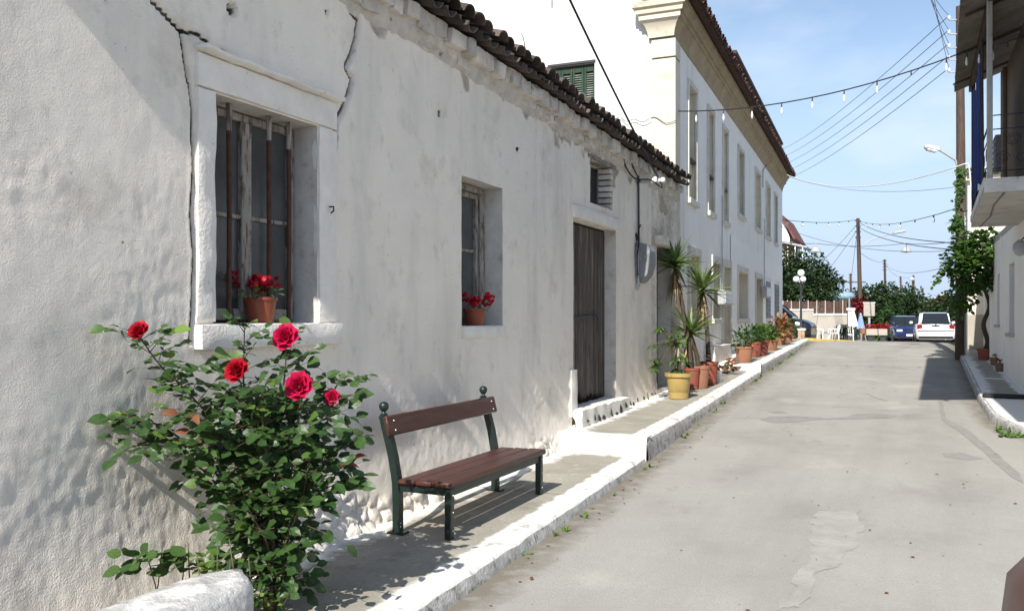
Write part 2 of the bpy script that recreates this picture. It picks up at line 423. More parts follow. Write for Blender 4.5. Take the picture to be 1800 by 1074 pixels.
M_yuccadry = mat('dry_yucca_blade', (.36, .27, .15), (.24, .16, .085), 6, .8, 0, 1, 3, .2, rand=.3)
M_bark = mat('bark', (.10, .075, .055), (.055, .04, .03), 9, .9, .9, 24, 5, .2)
M_palebark = mat('pale_bark', (.42, .37, .28), (.30, .25, .18), 9, .9, .7, 24, 5, .2)
M_foliage = mat('tree_foliage', (.040, .072, .020), (.018, .040, .012), .9, .6, 0, 1, 4, .3, trans=.15)
M_foliage2 = mat('vine_foliage', (.075, .15, .026), (.03, .07, .016), 1.2, .5, 0, 1, 4, .3, trans=.3)
M_metal = mat('grey_painted_metal', (.42, .43, .44), (.34, .35, .36), 5, .5, .05, 50, 3, .4)
M_metalg = mat('weathered_grey_metal', (.24, .25, .26), (.17, .175, .18), 5, .6, .1, 50, 3, .4, c3=(.5, .5, .5), c3lo=.6, c3hi=.7, c3scale=4)
M_dmetal = mat('dark_metal', (.035, .035, .04), None, rough=.5, spec=.4)
M_whitepaint = mat('white_paint', (.78, .78, .77), (.72, .72, .71), 3, .45, 0, 1, 3, .4)
M_cable = mat('black_cable', (.018, .018, .018), None, rough=.6)
M_wire = mat('grey_wire', (.13, .13, .14), None, rough=.6)
M_wcable = mat('white_cable', (.7, .7, .7), None, rough=.6)
M_bulb = mat('bulb_glass', (.75, .76, .76), None, rough=.12, spec=.6)
M_globe = mat('opal_globe', (.86, .86, .85), None, rough=.25, spec=.5)
M_polewood = mat('pole_wood', (.115, .078, .06), (.06, .043, .034), 5, .85, .4, 20, 4, .2, stretch=(8, 8, .8))
M_green = mat('green_shutter', (.018, .045, .026), (.028, .055, .034), 8, .7, .2, 40, 4, .3, c3=(.16, .07, .04), c3lo=.60, c3hi=.66, c3scale=5)
M_slat = mat('shutter_slat', (.06, .10, .07), (.28, .31, .27), 8, .7, .2, 40)
M_greyshut = mat('grey_shutter', (.26, .27, .28), (.20, .21, .22), 8, .7, .2, 40)
M_surr = mat('pale_window_surround', (.66, .645, .59), (.56, .54, .48), 3, .85, .2, 40, 4, .2, c3=(.42, .38, .30), c3lo=.6, c3hi=.75, c3scale=3)
M_corr = mat('corrugated_sheet', (.26, .24, .20), (.16, .14, .12), 3, .8, .3, 30, 5, .2)
M_slab = mat('balcony_concrete', (.50, .48, .44), (.40, .38, .35), 3, .9, .3, 30, 5, .2, c3=(.22, .20, .18), c3lo=.62, c3hi=.75, c3scale=3)
M_slabw = mat('white_slab_edge', (.74, .73, .70), (.60, .58, .55), 5, .85, .3, 30, 5, .2, c3=(.30, .27, .24), c3lo=.62, c3hi=.72, c3scale=6)
M_brown = mat('brown_paint_and_shade', (.22, .155, .10), (.17, .12, .08), 3, .8, .1, 30)  # brown paint with the shade under the roofs mixed into its colour
M_blue = mat('flag_blue', (.015, .035, .16), (.012, .026, .12), 6, .75, .1, 40)
M_flagw = mat('flag_white', (.7, .7, .72), None, rough=.8)
M_fence = mat('brown_fence_board', (.105, .058, .042), (.075, .042, .03), 6, .8, .1, 30, rand=.15)
M_bwall = mat('beige_render', (.44, .40, .34), (.37, .335, .285), 2, .9, .2, 30)
M_redroof = mat('red_roof', (.20, .075, .06), (.15, .055, .045), 5, .8, .2, 30)
M_brick = mat('planter_brick', (.46, .34, .22), (.36, .26, .17), 6, .9, .3, 40, rand=.2)
M_carw = mat('white_car_paint', (.76, .76, .76), None, rough=.22, spec=.5, coat=.5)
M_carb = mat('blue_car_paint', (.012, .020, .085), None, rough=.22, spec=.5, coat=.7)
M_cark = mat('black_car_paint', (.012, .012, .013), None, rough=.25, spec=.5, coat=.6)
M_cart = mat('maroon_car_paint', (.13, .055, .045), (.11, .048, .04), 2, .5, spec=.25, metal=.0, coat=.08)
M_carglass = mat('car_glass', (.018, .022, .024), None, rough=.06, spec=.7)
M_tyre = mat('tyre_rubber', (.018, .018, .018), None, rough=.85)
M_rim = mat('wheel_rim', (.5, .5, .51), None, rough=.3, metal=.7)
M_tail = mat('tail_light', (.25, .012, .012), None, rough=.15, spec=.6)
M_head = mat('head_light', (.65, .67, .68), None, rough=.1, spec=.7)
M_trim = mat('black_trim', (.02, .02, .02), None, rough=.5)
M_plastic = mat('white_plastic', (.8, .8, .79), None, rough=.4, spec=.4)
M_dgreen = mat('dark_green_plastic', (.015, .05, .03), None, rough=.5)
M_canvasw = mat('white_canvas', (.74, .74, .73), (.66, .66, .66), 6, .85)
M_canvasb = mat('blue_canvas', (.26, .36, .55), (.20, .29, .46), 6, .85)
M_bluecanopy = mat('pale_blue_canopy', (.28, .38, .44), (.20, .30, .36), 3, .6)
M_croton = mat('croton_leaf', (.38, .12, .07), (.20, .16, .05), 6, .5, 0, 1, 3, .3, trans=.15)
M_blackpaint = mat('peeling_black', (.03, .028, .026), None, rough=.8)

add_streak(M_pave, (.17, .155, .125), .45, .75, (50, 50, 50))
add_streak(M_bwood, (.20, .10, .06), .55, .75, (10, .8, 10))

# ------------------------------------------------------------------ ground levels (relative to the eye)
YS = np.array([-40, -5, 0, 4, 9.2, 12.5, 18, 26, 28.5, 30.5, 33, 37, 42, 52, 70, 120, 400, 1500.])
ZS = np.array([-2.6, -1.86, -1.78, -1.71, -1.61, -1.40, -1.15, -.81, -.755, -.76, -.83, -.98, -1.10, -1.30, -2.0, -3.2, -7, -20.])
def rz(y):
    # smoothed
    s = 0
    for k, w in ((-1.2, .2), (-.6, .2), (0, .2), (.6, .2), (1.2, .2)): s += w * float(np.interp(y + k, YS, ZS))
    return EZ + s
def S1(y): return EZ + float(np.interp(y, [-2, 4, 6, 9.2], [-1.63, -1.58, -1.56, -1.52]))
def S2(y): return EZ + float(np.interp(y, [9.2, 12.5, 18], [-1.325, -1.265, -1.06]))
def S3(y): return EZ + float(np.interp(y, [18, 26, 29, 33], [-.945, -.685, -.66, -.73]))
def kx(y): return float(np.interp(y, [-2, 4, 9.2, 12.5, 18, 26, 29, 31, 33], [-2.3, -2.45, -2.65, -2.72, -2.78, -2.83, -2.95, -3.3, -4.3]))
WX = -3.75                       # plane of the left-hand house fronts
def rkx(y): return float(np.interp(y, [9, 11.6, 12.2, 13, 14.7, 30], [2.6, 1.45, 1.12, .98, .95, 1.15]))

# ground sheet and road
def frange(a, b, s):
    n = max(1, int(round((b - a) / s))); return [a + (b - a) * i / n for i in range(n + 1)]
xs = [-900, -300, -100, -40, -20, -10, -6, -4, -2, 0, 2, 4, 6, 10, 20, 40, 100, 300, 900]
ys = [-60, -30] + frange(-10, 60, 1.0) + [70, 85, 120, 200, 400, 800, 1400]
g = MB().grid([[(x, y, rz(y) - .06 if (x > -2 or y < 33) else min(rz(y) - .06, EZ - 1.3)) for x in xs] for y in ys]).build('ground', M_ground, None, 180); struct(g)
ys = frange(-8, 30, .18) + frange(30.5, 60, 1.0)
rows = []
for y in ys:
    x1 = 3.8 if y < 33 else 9.0
    x0 = -3.2 if y < 26.5 else (-3.2 - (y - 26.5) * 3 if y < 30 else (-14 if y < 35 else -1.7))
    row = []
    for i in range(64):
        x = x0 + (x1 - x0) * i / 63
        row.append((x, y, rz(y) + .006 * fbm(x, y, 3.1, .9, 3) + .018 * math.cos(max(-1.5, min(1.5, (x + .8) / 1.8)))))
    rows.append(row)
road = MB().grid(rows).build('road', M_road, None, 180); struct(road)
at = road.data.attributes.new('dirt', 'FLOAT', 'POINT')
at.data.foreach_set('value', [max(0, 1.1 - (p[0] - kx(p[1])) / .45, (1.0 - (rkx(p[1]) - p[0]) / .4) if p[1] > 11.5 else 0) if p[1] < 30 else 0 for r_ in rows for p in r_])
def road_top(x, y): return rz(y) + .006 * fbm(x, y, 3.1, .9, 3) + .018 * math.cos(max(-1.5, min(1.5, (x + .8) / 1.8)))
def ground_px(px, py):
    d = 10.
    for _ in range(40):
        p = W(px, py, d); d = d * .5 + .5 * (EZ - road_top(p.x, p.y)) / ((py - 560) / FPX)
    p = W(px, py, d); return p
def flat_patch(name, poly, m, lift=.003, wob=.02):
    pts = [ground_px(*q) for q in poly]
    dense = []
    for i in range(len(pts)):
        a, b = pts[i], pts[(i + 1) % len(pts)]
        k = max(2, int((b - a).length / .06))
        for j in range(k):
            p = a.lerp(b, j / k); p.x += wob * fbm(p.x, p.y, 5, 4); p.y += wob * 2 * fbm(p.x, p.y, 9, 4); dense.append(p)
    bm = bmesh.new()
    vs = [bm.verts.new((p.x, p.y, 0)) for p in dense]
    f = bm.faces.new(vs); bmesh.ops.triangulate(bm, faces=[f])
    bmesh.ops.subdivide_edges(bm, edges=[e for e in bm.edges if e.calc_length() > .25], cuts=3)
    bmesh.ops.triangulate(bm, faces=bm.faces)
    for v in bm.verts: v.co.z = road_top(v.co.x, v.co.y) + lift
    bmesh.ops.recalc_face_normals(bm, faces=bm.faces)
    if sum(f.normal.z for f in bm.faces) < 0: bmesh.ops.reverse_faces(bm, faces=bm.faces)
    me = bpy.data.meshes.new(name); bm.to_mesh(me); bm.free(); me.materials.append(m)
    o = bpy.data.objects.new(name, me); col.objects.link(o); o.parent = road
    return o
flat_patch('road_patch', [(1335, 738), (1352, 732), (1400, 732), (1450, 735), (1490, 733), (1500, 728), (1540, 726), (1578, 731), (1560, 735), (1500, 737), (1440, 737), (1400, 742), (1360, 743)], M_patch)
flat_patch('road_patch', [(1348, 723), (1375, 722), (1386, 726), (1360, 726)], M_patch)
flat_patch('road_patch', [(1655, 796), (1690, 796), (1730, 806), (1700, 809), (1660, 803)], M_patch, .003)
flat_patch('road_patch', [(1648, 700), (1656, 700), (1662, 735), (1700, 755), (1745, 790), (1790, 830), (1800, 850), (1776, 838), (1735, 800), (1690, 762), (1655, 738)], M_patch, .003)
flat_patch('road_patch', [(1425, 905), (1470, 895), (1510, 900), (1518, 925), (1505, 950), (1490, 975), (1460, 1000), (1420, 1040), (1390, 1080), (1360, 1080), (1400, 1020), (1425, 960)], M_patchlt, .003, .16)

def road_crack(pts, w=.008):
    P = []
    for i in range(len(pts) - 1):
        a, b = ground_px(*pts[i]), ground_px(*pts[i + 1]); k = max(2, int((b - a).length / .08))
        P += [a.lerp(b, j / k) for j in range(k)]
    rows = []
    for i, p in enumerate(P):
        x = p.x + .03 * fbm(p.x, p.y, 4, 3); y = p.y + .05 * fbm(p.x, p.y, 8, 3)
        ww = w * (.6 + .8 * abs(fbm(p.x, p.y, 1, 6)))
        rows.append([(x - ww * .5, y - ww, road_top(x, y) + .004), (x + ww * .5, y + ww, road_top(x, y) + .004)])
    MB().grid(rows).build('road_crack', M_patch, road, 0)
road_crack([(1285, 735), (1340, 735), (1440, 733), (1500, 726), (1560, 720), (1650, 710), (1720, 702)])
road_crack([(1560, 705), (1540, 700), (1520, 690)], .01)
road_crack([(1420, 668), (1470, 655), (1530, 650), (1600, 648)], .012)

# ------------------------------------------------------------------ left pavement with whitewashed kerb
KW = .19
def painted(src, name, c, lo=.25, hi=.75, nscale=6):
    m = src.copy(); m.name = name; t = m.node_tree; n = t.nodes; K = t.links.new; b = n['Principled BSDF']
    old = b.inputs['Base Color'].links[0].from_socket
    at = n.new('ShaderNodeAttribute'); at.attribute_name = 'wash'
    co = n.new('ShaderNodeTexCoord'); nn = n.new('ShaderNodeTexNoise'); nn.inputs['Scale'].default_value = nscale; nn.inputs['Detail'].default_value = 7
    K(co.outputs['Object'], nn.inputs['Vector'])
    ml = n.new('ShaderNodeMath'); ml.operation = 'MULTIPLY_ADD'; ml.inputs[1].default_value = 1.5; ml.inputs[2].default_value = -.75
    K(nn.outputs['Fac'], ml.inputs[0])
    ad = n.new('ShaderNodeMath'); K(at.outputs['Fac'], ad.inputs[0]); K(ml.outputs[0], ad.inputs[1])
    r = n.new('ShaderNodeMapRange'); r.inputs['From Min'].default_value = lo; r.inputs['From Max'].default_value = hi
    K(ad.outputs[0], r.inputs['Value'])
    mixn = n.new('ShaderNodeMixRGB'); mixn.inputs['Color2'].default_value = (*c, 1)
    K(r.outputs[0], mixn.inputs['Fac']); K(old, mixn.inputs['Color1']); K(mixn.outputs[0], b.inputs['Base Color'])
    return m
M_pavew = painted(M_pave, 'pavement_with_whitewash', (.74, .73, .70), .2, .55)
def pavement(name, y0, y1, sf, step):
    yy = frange(y0, y1, .12)
    NC = 44; rows = []; wv = []
    for y in yy:
        row = []
        for i in range(NC):
            x = WX - .3 + (kx(y) - KW + .02 - WX + .3) * i / (NC - 1)
            row.append((x, y, sf(y) - .004 + .004 * fbm(x, y, 2, 1.5)))
            wv.append(max(1 - (x - WX - .06) / .30, 1 - (kx(y) - KW + .02 - x) / .09, (1 - (y - y0) / .35) if step else 0, (1 - (y1 - y) / .16) if y1 < 20 else 0))
        rows.append(row)
    p = MB().grid(rows).build(name, M_pavew, None, 180); struct(p)
    at = p.data.attributes.new('wash', 'FLOAT', 'POINT'); at.data.foreach_set('value', wv)
    # kerb: worn section profile, lumpy
    rows = []; rowsf = []
    for y in yy:
        x = kx(y); z = sf(y); zb = rz(y) - .05
        w1 = .012 * fbm(1, y, 0, 3); w2 = .012 * fbm(7, y, 0, 4); w3 = .035 * fbm(3, y, 5, 5, 4)
        rows.append([(x - KW - .04 + .05 * fbm(2, y, 1, 1.2), y, z - .012), (x - KW + .03 + w1, y, z + .008 + w2 * .6), (x - .09, y, z + .010 + w2 * .6), (x - .035 + w3 * .5, y, z + .002 + w2), (x - .008 + w3, y, z - .028 + w2)])
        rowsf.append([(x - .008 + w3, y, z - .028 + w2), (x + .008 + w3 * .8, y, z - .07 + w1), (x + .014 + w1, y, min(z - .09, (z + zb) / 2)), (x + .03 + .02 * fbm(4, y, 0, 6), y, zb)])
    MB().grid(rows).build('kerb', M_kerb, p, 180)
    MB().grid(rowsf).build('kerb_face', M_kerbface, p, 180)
    return p
pv1 = pavement('pavement', -2, 9.2, S1, 0)
pv2 = pavement('pavement', 9.2, 18, S2, 1)
pv3 = pavement('pavement', 18, 32.6, S3, 1)
def riser(y, lo, hi, par):
    m = MB()
    rows = []
    for i in range(25):
        x = WX - .1 + (kx(y) + .005 - WX + .1) * i / 24
        j = .012 * fbm(x, y, 3, 5)
        rows.append([(x, y - .03 + j, lo - .06), (x, y - .025 + j, lo + .02), (x, y - .012 + j, hi - .03), (x, y + .012 + j, hi + .009), (x, y + .17 + .05 * fbm(x, 1, 1, 3), hi + .010), (x, y + .22 + .05 * fbm(x, 1, 1, 3), hi - .008)])
    MB().grid(rows).build('step', M_kerb, par, 180)
riser(9.2, S1(9.2), S2(9.2), pv2)
riser(18, S2(18), S3(18), pv3)
# joints across pavement slab
for (y, sf, p) in ((7.0, S1, pv1), (10.7, S2, pv2), (12.6, S2, pv2), (15, S2, pv2), (20.5, S3, pv3), (23, S3, pv3)):
    MB().grid([[(x, y + .01 * fbm(x, y, 1, 4) + dy, sf(y) + .0015) for x in frange(WX, kx(y) - KW, .1)] for dy in (-.006, .006)]).build('joint', M_patch, p, 0)
# ------------------------------------------------------------------ whitewashed cottage
def wall_grid(us, zs, openings, fmap, disp, depth, zcap=None):
    """returns (wall MB, [reveal MB per opening]). us, zs include opening edges. fmap(u,z,off)->xyz"""
    wall = MB(); nu, nzv = len(us), len(zs)
    idx = {}
    def P(i, j):
        u, z = us[i], zs[j]
        if zcap is not None: z = min(z, zcap(u))
        du, dz, dx = disp(u, z)
        return fmap(u + du, z + dz, dx)
    for i in range(nu):
        for j in range(nzv):
            wall.v.append(tuple(P(i, j))); idx[(i, j)] = len(wall.v) - 1
    def inside(u, z): return any(o[0] < u < o[1] and o[2] < z < o[3] for o in openings)
    for i in range(nu - 1):
        for j in range(nzv - 1):
            if inside((us[i] + us[i + 1]) / 2, (zs[j] + zs[j + 1]) / 2): continue
            wall.f.append((idx[(i, j)], idx[(i + 1, j)], idx[(i + 1, j + 1)], idx[(i, j + 1)]))
    revs = []
    for o in openings:
        iu = [i for i in range(nu) if o[0] - 1e-6 <= us[i] <= o[1] + 1e-6]; jz = [j for j in range(nzv) if o[2] - 1e-6 <= zs[j] <= o[3] + 1e-6]
        loop = [(iu[0], j) for j in jz] + [(i, jz[-1]) for i in iu[1:]] + [(iu[-1], j) for j in reversed(jz[:-1])] + [(i, jz[0]) for i in reversed(iu[1:-1])]
        rows = [[], [], []]
        dd = o[4] if len(o) > 4 else depth
        for (i, j) in loop + [loop[0]]:
            p = Vector(wall.v[idx[(i, j)]])
            q = Vector(fmap(us[i], zs[j], -dd)); rows[0].append(p); rows[1].append(p.lerp(q, .12) + Vector((0, 0, 0))); rows[2].append(q)
        revs.append(MB().grid(rows))
    return wall, revs
def lines(a, b, step_fn, extra):
    out = [a]; x = a
    while x < b - 1e-6:
        x += step_fn(x); out.append(min(x, b))
    out = [q for q in out if all(abs(q - e) > .006 for e in extra)] + [e for e in extra if a <= e <= b]
    return sorted(set(out))

HY0, HY1 = 1.2, 14.92
def eave(y): return EZ + float(np.interp(y, [1, 6, 14.9], [2.56, 2.47, 2.23]))
house = thing('whitewashed_cottage', 'low whitewashed cottage with barred window, old plank door and mossy tiled eave', 'house', (WX, 8, S1(8)))
W1o = (3.84, 4.82, EZ - .03, EZ + 1.34, .24)
W2o = (6.94, 7.81, EZ - .07, EZ + 1.32, .27)
D1o = (9.82, 11.5, EZ - 1.12, EZ + 1.24, .20)
W3o = (10.43, 11.35, EZ + 1.50, EZ + 2.08, .25)
D2o = (13.62, 14.55, EZ - 1.16, EZ + 1.20, .30)
opens = [W1o, W2o, D1o, W3o, D2o]
# cracks as grooves: polylines in (y, z) with half-width and depth
def crk(pts, X=WX): return [(OX(a, b, X).y, OX(a, b, X).z) for a, b in pts]
cracks = [crk([(268, 0), (285, 18), (318, 55), (324, 90), (331, 140), (335, 150), (340, 200), (341, 300), (337, 380), (341, 450), (338, 560), (335, 600)]),
          crk([(610, 0), (618, 20), (632, 35), (626, 70), (618, 100), (610, 118), (621, 140), (616, 160), (606, 190), (592, 215), (588, 260)]),
          crk([(318, 55), (350, 62), (372, 80), (420, 105)])]
crwid = [.0078, .014, .008]; crdep = [.03, .05, .02]
def seg_dist(px, pz, a, b):
    vx, vz = b[0] - a[0], b[1] - a[1]; L2 = vx * vx + vz * vz
    t = max(0, min(1, ((px - a[0]) * vx + (pz - a[1]) * vz) / L2)) if L2 > 0 else 0
    return math.hypot(px - a[0] - t * vx, pz - a[1] - t * vz)
holes = [(OX(409, 17, WX), .032, .10), (OX(575, 20, WX), .02, .03), (OX(774, 200, WX), .03, .03), (OX(911, 262, WX), .03, .03), (OX(190, 0, WX), .012, .02)]
BARE = []; CRK = []
def wall_disp(u, z):
    bare = 0.0; crk_ = 0.0
    zr = z - EZ
    near = min(abs(u - e) for o in opens for e in (o[0], o[1]))
    big = .010 * fbm(u, z, 1.3, .8, 2)
    mid = .0042 * fbm(u, z, 7.7, 3.0, 3)
    # coarse lumpy render low on the wall, especially left of the bench
    low = max(0, min(1, (-.35 - zr + .35 * fbm(u, z, 4, 1.0, 2)) / .5))
    rough = low * (.0055 * fbm(u, z * .9, 2.2, 17, 4) + .004 * abs(fbm(u * 1.3, z * .9, 6.2, 7, 4)))
    patch = max(0, fbm(u, z, 11.0, 1.4, 2)) * .012 * fbm(u, z, 3.3, 13, 2)
    dx = big + mid + rough + patch
    if zr < -.9: dx += .10 * ((-.9 - zr) / .7) ** 2 * (1 + .6 * fbm(u, 1, 1, 1.5))
    if 4.4 < u < 9.3 and zr < -1.0:
        hgt = .30 + .16 * fbm(u, 3, 3, 1.2, 2)
        k = max(0, min(1, (hgt - (zr + 1.60)) / .10)) * min(1, (u - 4.4) / .4)
        if k > 0:
            dd, _ = noise.voronoi((u * 5.2 + .6 * fbm(u, z, 1, 3, 2), z * 7.5, 3.0))
            dx += k * (.085 * min(.55, dd[1] - dd[0]) ** .5 - .03 + .02 * fbm(u, z, 3, 12, 2))
    # crumbled plaster below the eave stones
    top = eave(u) - z
    if top < .5:
        k = fbm(u, z, 8, 2.2, 3)
        bare = max(bare, min(1, (k + .16 - top * .62) * 5))
        if k > .04 + top * .55: dx -= .02 + .012 * fbm(u, z, 5, 14, 2)
    for ci, c in enumerate(cracks):
        if min(p[0] for p in c) - .08 < u < max(p[0] for p in c) + .08:
            d = min(seg_dist(u, z, c[i], c[i + 1]) for i in range(len(c) - 1))
            d += .006 * fbm(u, z, 1, 25, 2)
            w = crwid[ci]
            crk_ = max(crk_, 1.15 - max(0, d - w * .5) / w * .8)
            if ci == 1 and d < .03 + .05 * fbm(u, z, 2, 6): bare = max(bare, .5)
            if d < w * 2.5: dx -= crdep[ci] * max(0, 1 - max(0, d - w) / (w * 1.5))
            elif d < .05: dx += .004 * (1 - d / .05)
    for (p, rr, dp) in holes:
        d = math.hypot(u - p.y, z - p.z)
        if d < rr: crk_ = 1
        if d < rr * 1.3: dx -= dp * max(0, min(1, (rr * 1.3 - d) / (rr * .5)))
    if zr < -1.25 and fbm(u, z, 17, 3, 3) > .3: bare = max(bare, .55)
    if u > 13.3: bare = max(bare, .55 + .5 * fbm(u, z, 6, 1.5))
    BARE.append(max(0, bare)); CRK.append(max(0, crk_))
    du = .0; dz = .0
    return du + .008 * fbm(u, z, 21, 4, 2), dz + .006 * fbm(u, z, 31, 4, 2), dx
def ustep(u):
    if 3.14 < u < 3.72 or 4.85 < u < 5.25: return .007
    if 2.4 < u < 6: return .016
    if u < 2.4: return .1
    return .026 if u < 9 else .034
us = lines(HY0, HY1, ustep, [e for o in opens for e in o[:2]])
zs = lines(EZ - 1.75, EZ + 2.56, lambda z: .019, [e for o in opens for e in o[2:4]])
wmb, revs = wall_grid(us, zs, opens, lambda u, z, off: (WX + off, u, z), wall_disp, .25, lambda u: eave(u))
wall = wmb.build('wall', M_wash, house, 180, fixn=False)
for nm_, vals in (('bare', BARE), ('crack', CRK)):
    at = wall.data.attributes.new(nm_, 'FLOAT', 'POINT'); at.data.foreach_set('value', vals[:len(wall.data.vertices)])
# end wall, back wall
MB().bb(WX - 7, WX - .05, HY0 - .02, HY0 + .25, EZ - 1.9, EZ + 2.5).build('end_wall', M_wash, house, 0)
MB().bb(WX - 7, WX - 6.75, HY0, HY1, EZ - 1.9, EZ + 2.5).build('back_wall', M_wash, house, 0)
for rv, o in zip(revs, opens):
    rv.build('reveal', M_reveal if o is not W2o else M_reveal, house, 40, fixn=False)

def wob_box(m, x0, x1, y0, y1, z0, z1, amp=.006, n=(2, 10, 6), seed=0):
    """lumpy box: subdivided and displaced"""
    c = Vector(((x0 + x1) / 2, (y0 + y1) / 2, (z0 + z1) / 2)); s = ((x1 - x0), (y1 - y0), (z1 - z0))
    bm = bmesh.new(); bmesh.ops.create_cube(bm, size=1)
    for ax in range(3):
        for k in range(1, n[ax]):
            pl = Vector((0, 0, 0)); pl[ax] = -.5 + k / n[ax]; no = Vector((0, 0, 0)); no[ax] = 1
            bmesh.ops.bisect_plane(bm, geom=bm.verts[:] + bm.edges[:] + bm.faces[:], plane_co=pl, plane_no=no)
    bm.verts.index_update(); v = []
    for q in bm.verts:
        p = Vector((q.co.x * s[0], q.co.y * s[1], q.co.z * s[2])) + c
        d = Vector((fbm(p.y, p.z, seed, 5, 2), fbm(p.x + 3, p.z, seed, 5, 2), fbm(p.y, p.x, seed + 5, 5, 2))) * amp
        inner = sum(1 for ax in range(3) if abs(abs(q.co[ax]) - .5) < 1e-4)
        if inner >= 2:
            d -= Vector([(q.co[a] * s[a] / max(.001, abs(q.co[a] * s[a]))) * min(.007, s[a] * .2) if abs(abs(q.co[a]) - .5) < 1e-4 else 0 for a in range(3)])
        v.append(tuple(p + d))
    f = [tuple(q.index for q in p.verts) for p in bm.faces]; bm.free()
    return m.add(v, f)

# window 1
PX = WX + .024
win1 = wob_box(MB(), WX - .06, PX, 3.70, W1o[0] + .012, EZ - .03, EZ + 1.345, .016, (2, 5, 36), 1).build('window', M_washtrim, house, 50)
win1['label'] = 'deep barred window with whitewashed stone surround'
wob_box(MB(), WX - .06, PX, W1o[1], 5.03, EZ - .03, EZ + 1.345, .008, (2, 4, 20), 2).build('jamb', M_washtrim, win1, 50)
wob_box(MB(), WX - .06, PX + .002, 3.70, 5.03, EZ + 1.347, EZ + 1.55, .005, (2, 22, 5), 3).build('lintel', M_washtrim, win1, 50)
wob_box(MB(), WX - .06, PX + .055, 3.71, 5.07, EZ + 1.549, EZ + 1.592, .022, (3, 60, 3), 4).build('drip_ledge', M_washtrim, win1, 50)
wob_box(MB(), WX - .26, PX + .045, 3.69, 5.04, EZ - .185, EZ - .03, .008, (3, 24, 4), 5).build('sill', M_washtrim, win1, 50)
FX = WX - .24
def bars(ys_, x, z0, z1, par, r=.0135):
    for y in ys_:
        MB().tube([(x, y, z0), (x, y + .004, (z0 + z1) / 2), (x, y, z1 - .16)], r, 8).build('bar', M_rust, par, 60)
        MB().tube([(x, y, z1 - .155 - .05 * rnd.random()), (x + .001, y, z1 + .01)], [r + .001, r + .005], 8).build('bar_sleeve', M_flaky, par, 60)
bars([4.075, 4.44, 4.64], WX - .1, EZ - .05, EZ + 1.34, win1, .0155)
def casement(par, y0, y1, z0, z1, x, fw=.055, split=None, rail=(.52,)):
    """frame, stiles, rails and panes of an old timber window"""
    for a, b in ((y0, y0 + fw), (y1 - fw, y1)): MB().bb(x, x + .05, a, b, z0, z1, .006).build('stile', M_flaky, par, 20)
    for a, b in ((z0, z0 + fw * 1.5), (z1 - fw, z1)): MB().bb(x + .002, x + .048, y0 + fw, y1 - fw, a, b, .006).build('rail', M_flaky, par, 20)
    cols = [y0 + fw] + (split or []) + [y1 - fw]
    for s in (split or []): MB().bb(x - .004, x + .056, s - .045, s + .045, z0 + fw, z1 - fw, .006).build('mullion', M_flaky, par, 20)
    for i in range(len(cols) - 1):
        zz = [z0 + fw] + [z0 + (z1 - z0) * t for t in rail] + [z1 - fw]
        for j in range(len(zz) - 1):
            MB().bb(x + .016, x + .020, cols[i] + .012, cols[i + 1] - .012, zz[j], zz[j + 1]).build('pane', M_glass, par, 0)
        for t in rail:
            zc = z0 + (z1 - z0) * t
            MB().bb(x + .006, x + .042, cols[i] + .02, cols[i + 1] - .02, zc - .014, zc + .014, .004).build('glazing_bar', M_flaky, par, 20)
casement(win1, W1o[0] + .01, W1o[1] - .01, W1o[2] + .02, W1o[3] - .01, FX, .05, [4.33], (.5,))
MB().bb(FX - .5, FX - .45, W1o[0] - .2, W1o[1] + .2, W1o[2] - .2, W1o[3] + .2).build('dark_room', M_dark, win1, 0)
hk = MB().tube([(PX, 4.93, EZ + .79), (PX + .035, 4.93, EZ + .79), (PX + .035, 4.93, EZ + .76), (PX + .01, 4.93, EZ + .745)], .006, 6).build('hook', M_rust, win1)

# window 2
win2 = wob_box(MB(), WX - .24, WX + .03, 6.93, 7.86, EZ - .19, EZ - .068, .008, (2, 14, 4), 6).build('window', M_washtrim, house, 50)
win2['label'] = 'narrow deep set window with a grimy reveal'
casement(win2, W2o[0] + .01, W2o[1] - .12, W2o[2] + .01, W2o[3] - .07, WX - .265, .05, None, (.56,))
MB().bb(WX - .265, WX - .19, W2o[1] - .11, W2o[1] - .012, W2o[2], W2o[3] - .02, .008).build('jamb', M_flaky, win2, 20)
MB().bb(WX - .262, WX - .17, W2o[0] + .01, W2o[1] - .13, W2o[3] - .065, W2o[3] - .006, .008).build('head', M_flaky, win2, 20)
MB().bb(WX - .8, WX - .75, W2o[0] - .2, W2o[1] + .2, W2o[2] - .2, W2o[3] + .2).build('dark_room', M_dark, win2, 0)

# plank door
DX = WX - .16
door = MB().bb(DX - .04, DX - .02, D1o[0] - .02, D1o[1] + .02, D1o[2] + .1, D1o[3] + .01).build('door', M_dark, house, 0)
door['label'] = 'bleached grey plank door rotting at the bottom'
y = D1o[0] + .005; rr = random.Random(3); k = 0
while y < D1o[1] - .06:
    w = rr.uniform(.10, .15); y2 = min(y + w, D1o[1] - .005)
    b1, b2, b3 = [D1o[2] + .05 + rr.uniform(-.02, .14) * (.4 + .6 * math.sin(3 * (y - D1o[0]))) for _ in range(3)]
    m = MB(); n = 9
    zsn = [0, .5, 1]
    poly = [(DX, y, b1), (DX, (y * .6 + y2 * .4), b2 + .05), (DX, (y * .3 + y2 * .7), b2), (DX, y2 - .008, b3), (DX, y2 - .008, D1o[3] - .03 - .02 * rr.random()), (DX, y, D1o[3] - .03)]
    off = rr.uniform(-.006, .008)
    poly = [(q[0] + off, q[1], q[2]) for q in poly]
    m.prism(poly, (-.025, 0, 0)); m.build('plank', M_oldwood, door, 0)
    y = y2; k += 1
MB().box((DX + .02, 10.62, EZ + .02), (.014, .9, .045), .004, (R(3), 0, 0)).build('latch_bar', M_dmetal, door, 0)
